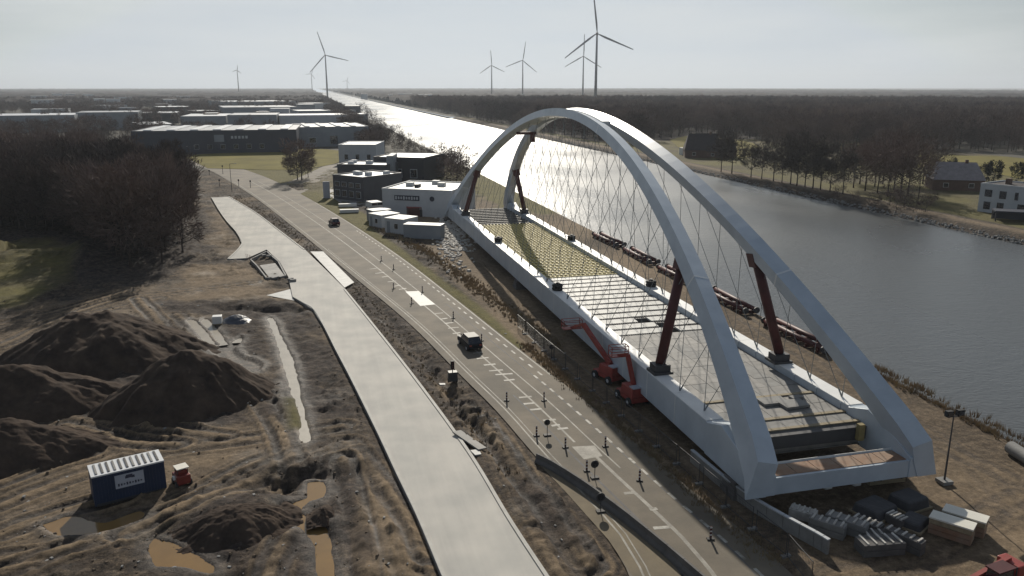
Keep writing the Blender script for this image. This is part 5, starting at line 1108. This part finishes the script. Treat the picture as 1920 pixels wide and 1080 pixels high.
def gable(name, label, px, py, w, d, h, rh, wm, rm, rz=0, group=None, wins=2):
    x, y = G(px, py); r_ = root(name, label, 'house', (x, y, 0), group, -math.atan2(x, y) + rz); MB().box((0, d / 2, h / 2), (w, d, h)).build('wall', wm, r_)
    v = [(-w / 2 - .3, -.4, h - .1), (w / 2 + .3, -.4, h - .1), (w / 2 + .3, d + .4, h - .1), (-w / 2 - .3, d + .4, h - .1), (-w / 2 - .3 + w * .12, d / 2, h + rh), (w / 2 + .3 - w * .12, d / 2, h + rh)]
    rf = MB().add(v, [(0, 1, 5, 4), (2, 3, 4, 5), (1, 2, 5), (3, 0, 4), (3, 2, 1, 0)]).build('roof', rm, r_); MB().box((w * .2, d / 2, h + rh), (.9, .9, 1.6)).build('chimney', M['brick'], rf)
    for k in range(wins): win(r_, -w / 2 + w * (k + .5) / wins, h * .5, min(1.6, w * .12), h * .4, M['white'])
    return r_
gable('farmhouse', 'dark roofed farmhouse with a white gable patch on the far bank', 1318, 296, 17, 12, 3.6, 7.5, M['brick'], M['dark_roof'], .1)
gable('farmhouse', 'lower dark roofed barn joined right of the dark farmhouse', 1348, 297, 12, 11, 3.2, 5.5, M['brick'], M['dark_roof'], -.2)
x, y = G(1284, 290); t = root('white_shed', 'small white shed left of the dark farmhouse', 'shed', (x, y, 0)); MB().box((0, 0, 1.6), (4.5, 4, 3.2)).build('wall', M['white'], t); MB().box((0, 0, 3.3), (4.8, 4.3, .2)).build('roof', M['roof_grey'], t); MB().box((0, -2.03, 1.2), (1.2, .06, 2.2)).build('door', M['dark_clad'], t)
gable('barn', 'brick barn with a broad grey tiled roof on the far bank', 1796, 358, 15, 12, 3.6, 5.2, M['brick'], M['tile_roof'], .25)
def whouse(r_, w, h, d):
    for xx, zz, ww, hh in ((.16, .72, .13, .26), (.42, .70, .12, .28), (.66, .70, .06, .28), (.16, .26, .12, .28), (.40, .24, .12, .34), (.85, .7, .1, .26), (.8, .26, .2, .34)): win(r_, w * xx, h * zz, w * ww, h * hh, M['dark_clad'])
    MB().box((w * .3, d * .5, h + .9), (1.2, 1.2, 1.6)).build('chimney', M['brick'], r_)
block('white_house', 'white two storey house with dark square windows on the far bank', 'house', (1832, 396), (1938, 409), 7.2, 12, M['offwhite'], M['dark_roof'], features=whouse)
x, y = G(1898, 414); t = root('carport', 'low dark flat roofed carport in front of the white house', 'carport', (x, y, 0), None, -.6); MB().box((0, 0, 2.5), (9, 5, .3)).build('roof', M['navy'], t)
for dx in (-4.2, 4.2):
    for dy in (-2.2, 2.2): MB().box((dx, dy, 1.18), (.25, .25, 2.36)).build('post', M['dark_clad'], t)
MB().box((0, 2.3, 1.2), (8.0, .15, 2.3)).build('back_wall', M['navy'], t)
for i, (px, py, w, lb) in enumerate(((75, 192, 30, 'farthest left'), (108, 185, 26, 'second'), (133, 186, 22, 'third'), (166, 187, 26, 'fourth'), (188, 201, 16, 'fifth'), (214, 202, 20, 'sixth'), (345, 193, 26, 'seventh'), (82, 205, 30, 'eighth'), (232, 196, 30, 'ninth'), (320, 204, 18, 'tenth'), (760, 184, 40, 'right'), (797, 187, 36, 'right'), (683, 186, 18, 'mid'), (733, 187, 10, 'mid'), (1170, 193, 34, 'right'), (1100, 190, 20, 'right'))):
    x, y = G(px, py); r_ = root('white_house', 'tiny pale house with a bright roof among the far trees', 'house', (x, y, 0), 'tiny pale houses among the far trees', -math.atan2(x, y)); MB().box((0, 0, 6.5), (w, 14, 13)).build('wall', M['offwhite'], r_); MB().box((0, 0, 13.4), (w + 1, 15, .8)).build('roof', M['roof_pale'], r_)
# site cabins and skips by the bridge
def cabin(pL, pR, h, d, m, label, door=True):
    a, b = Vector((*G(*pL), 0)), Vector((*G(*pR), 0)); u = (b - a).normalized(); w = (b - a).length; r_ = root('site_cabin', label, 'site cabin', tuple(a), 'cabins beside the showroom', math.atan2(u.y, u.x)); MB().box((w / 2, d / 2, h / 2 + .1), (w, d, h)).build('wall', m, r_); MB().box((w / 2, d / 2, h + .16), (w + .1, d + .1, .14)).build('roof', M['white'], r_)
    if door: win(r_, w * .62, h * .55, w * .2, h * .4, M['white']); MB().box((w * .2, -.03, h * .45), (.9, .06, h * .8)).build('door', M['grey_clad'], r_)
cabin((722, 437), (757, 441), 3.4, 5.5, M['offwhite'], 'white site cabin with one dark window, nearest the road'); cabin((692, 424), (716, 429), 3.0, 5.5, M['offwhite'], 'pale site cabin behind the one with a dark window'); cabin((688, 414), (700, 418), 2.8, 5, M['grey_clad'], 'small grey cabin at the rear of the cabin row', False)
cabin((757, 447), (826, 450), 3.0, 3.2, M['grey_clad'], 'long grey cabin with a timber littered roof beside the girder end', False)
for px, py, w, lb in ((742, 398, 4.0, 'red skip before the left part of the showroom'), (808, 404, 6.0, 'red container before the right part of the showroom'), (775, 406, 3.0, 'low red machine between the two red boxes')):
    x, y = G(px, py); t = root('red_container', lb, 'container', (x, y, 0), None, .1); MB().box((0, 0, 1.25), (w, 2.4, 2.3)).build('body', M['red_dark'], t, bevel=.05); MB().box((0, 0, 2.46), (w + .1, 2.5, .12)).build('lid', M['red'], t)
    for k in range(int(w * 2)): MB().box((-w / 2 + .25 + k * .5, -1.22, 1.25), (.1, .06, 2.0)).build('rib', M['red_dark'], t)
for px, py, lb in ((697, 392, 'left of two small white vans by the showroom corner'), (707, 391, 'right of two small white vans by the showroom corner'), (781, 402, 'white van between the red boxes')):
    x, y = G(px, py); t = root('white_van', lb, 'van', (x, y, .05), None, .3); MB().box((0, 0, 1.2), (1.9, 4.6, 1.7), taper=.92).build('body', M['white'], t, bevel=.12); MB().box((0, -2.18, 1.55), (1.5, .1, .6)).build('windscreen', M['glass'], t)
    for dx in (-.85, .85):
        for dy in (-1.4, 1.4): MB().tube([(dx - .1, dy, .33), (dx + .1, dy, .33)], .33, 10).build('wheel', M['black'], t)
for i, (px, py, lb) in enumerate(((652, 388, 'upper of two white display slabs on the green lawn'), (655, 399, 'lower of two white display slabs on the green lawn'))):
    x, y = G(px, py); t = root('display_plinth', lb, 'plinth', (x, y, .05)); MB().box((0, 0, .5), (5.0, 1.4, .8)).build('top', M['white'], t); MB().box((0, 0, .05), (4.4, 1.0, .1)).build('base', M['dark_conc'], t)
x, y = G(613, 372); t = root('advert_pylon', 'upright pale pylon sign on the lawn before the dark office', 'sign', (x, y, 0)); MB().box((0, 0, 2.6), (2.0, .4, 5.0)).build('panel', M['sign_pale'], t); MB().box((0, 0, .1), (2.6, .9, .2)).build('base', M['grey_conc'], t)
# small street lamps and posts along the far road
for i, (px, py, h) in enumerate(((435, 360, 9), (360, 315, 9), (418, 326, 3), (393, 330, 2), (470, 352, 2.2), (448, 350, 2.2), (412, 350, 2.2), (346, 305, 7))):
    x, y = G(px, py); t = root('street_lamp' if h > 5 else 'post', ('thin lamp post on the far road, %s' % ('beside the junction', 'at the wood corner', '', '', '', '', '', 'farthest along the road')[i]) if h > 5 else 'short dark post along the far end of the old road', 'street lamp' if h > 5 else 'post', (x, y, 0), None if h > 5 else 'short posts on the far road'); MB().tube([(0, 0, 0), (0, 0, h)], [.1, .06], 6).build('pole', M['dark_steel'], t)
    if h > 5: MB().bar((0, 0, h), (1.6, 0, h + .1), .09).build('arm', M['dark_steel'], t); MB().box((1.7, 0, h + .08), (.7, .3, .12)).build('lamp_head', M['grey_conc'], t)
    else: MB().box((0, 0, h), (.5, .08, .6)).build('plate', M['dark_steel'], t)

# ------------------------------------------------------------------ wind turbines
def blade_mesh(L):
    mb = MB(); n = 9; v = []
    for i in range(n + 1):
        t = i / n; w = (1.3 + 2.4 * math.sin(min(t * 5, 1.57)) * (1 - t) ** .9 * .9) if t > .03 else 1.2; w = max(w, .35); th = max(.9 * (1 - t), .12)
        v += [(-w * .3, -th / 2, 1.2 + L * t), (w * .7, 0, 1.2 + L * t), (-w * .3, th / 2, 1.2 + L * t)]
    f = []
    for i in range(n):
        for k in range(3): f.append((3 * i + k, 3 * i + (k + 1) % 3, 3 * i + 3 + (k + 1) % 3, 3 * i + 3 + k))
    return mb.add(v, f + [(2, 1, 0), (3 * n, 3 * n + 1, 3 * n + 2)])
def turbine(px, hub_py, blade_px, rot, label, hub=110.0, name='wind_turbine'):
    d = (hub - CAM_H) * math.hypot(F, 378) / (162 - hub_py); d = min(d, 6200); hub = CAM_H + d * (162 - hub_py) / math.hypot(F, 378)
    L = blade_px * d / math.hypot(F, 378); x, y = at_range(px, d); r_ = root(name, label, 'wind turbine', (x, y, 0), 'wind turbines on the horizon', -math.atan2(x, y))
    MB().tube([(0, 0, 0), (0, 0, hub * .5), (0, 0, hub - 1.5)], [2.4, 1.9, 1.35], 16).build('tower', M['turbine'], r_, smooth=True)
    nc = MB().box((0, -1.2, hub), (3.6, 9.0, 3.6)).build('nacelle', M['turbine'], r_, bevel=.6); MB().tube([(0, -5.6, hub), (0, -7.4, hub)], [1.7, .5], 12).build('spinner', M['turbine'], nc, smooth=True)
    me = blade_mesh(L).mesh('blade', M['turbine'])
    for k in range(3):
        o = bpy.data.objects.new('blade', me); col.objects.link(o); o.parent = r_; o.location = (0, -6.2, hub); o.rotation_euler = (0, math.radians(rot + 120 * k), 0)
turbine(1117, 68, 71, -7, 'largest wind turbine, rising behind the bridge crown'); turbine(613, 107, 41, -17, 'wind turbine on the left bank where the canal meets the horizon'); turbine(1093, 108, 38, 1, 'smaller wind turbine just left of the largest one')
turbine(922, 124, 26, -4, 'left of the two small turbines above the middle of the canal', 100); turbine(980, 115, 33, 9, 'right of the two small turbines above the middle of the canal'); turbine(447, 134, 8, 10, 'tiny pale turbine alone over the town on the left', 100); turbine(585, 140, 10, 25, 'tiny faint turbine half behind the left bank one', 100)
turbine(651, 152, 8, 20, 'faintest turbine, a speck right of the left bank one', 90)

# ------------------------------------------------------------------ haze over the whole place
def haze_box():
    m = bpy.data.materials.new('haze'); m.use_nodes = True; n = m.node_tree.nodes; l = m.node_tree.links; n.remove(n['Principled BSDF'])
    v = n.new('ShaderNodeVolumePrincipled'); v.inputs['Color'].default_value = (.84, .91, 1, 1); v.inputs['Density'].default_value = HAZE; v.inputs['Anisotropy'].default_value = .25; l.new(v.outputs[0], n['Material Output'].inputs['Volume'])
    b = MB().box((0, 6000, 110), (30000, 17000, 232)); o = b.build('haze', m); tag(o, kind='stuff'); o.display_type = 'WIRE'
HAZE = .00009
haze_box()
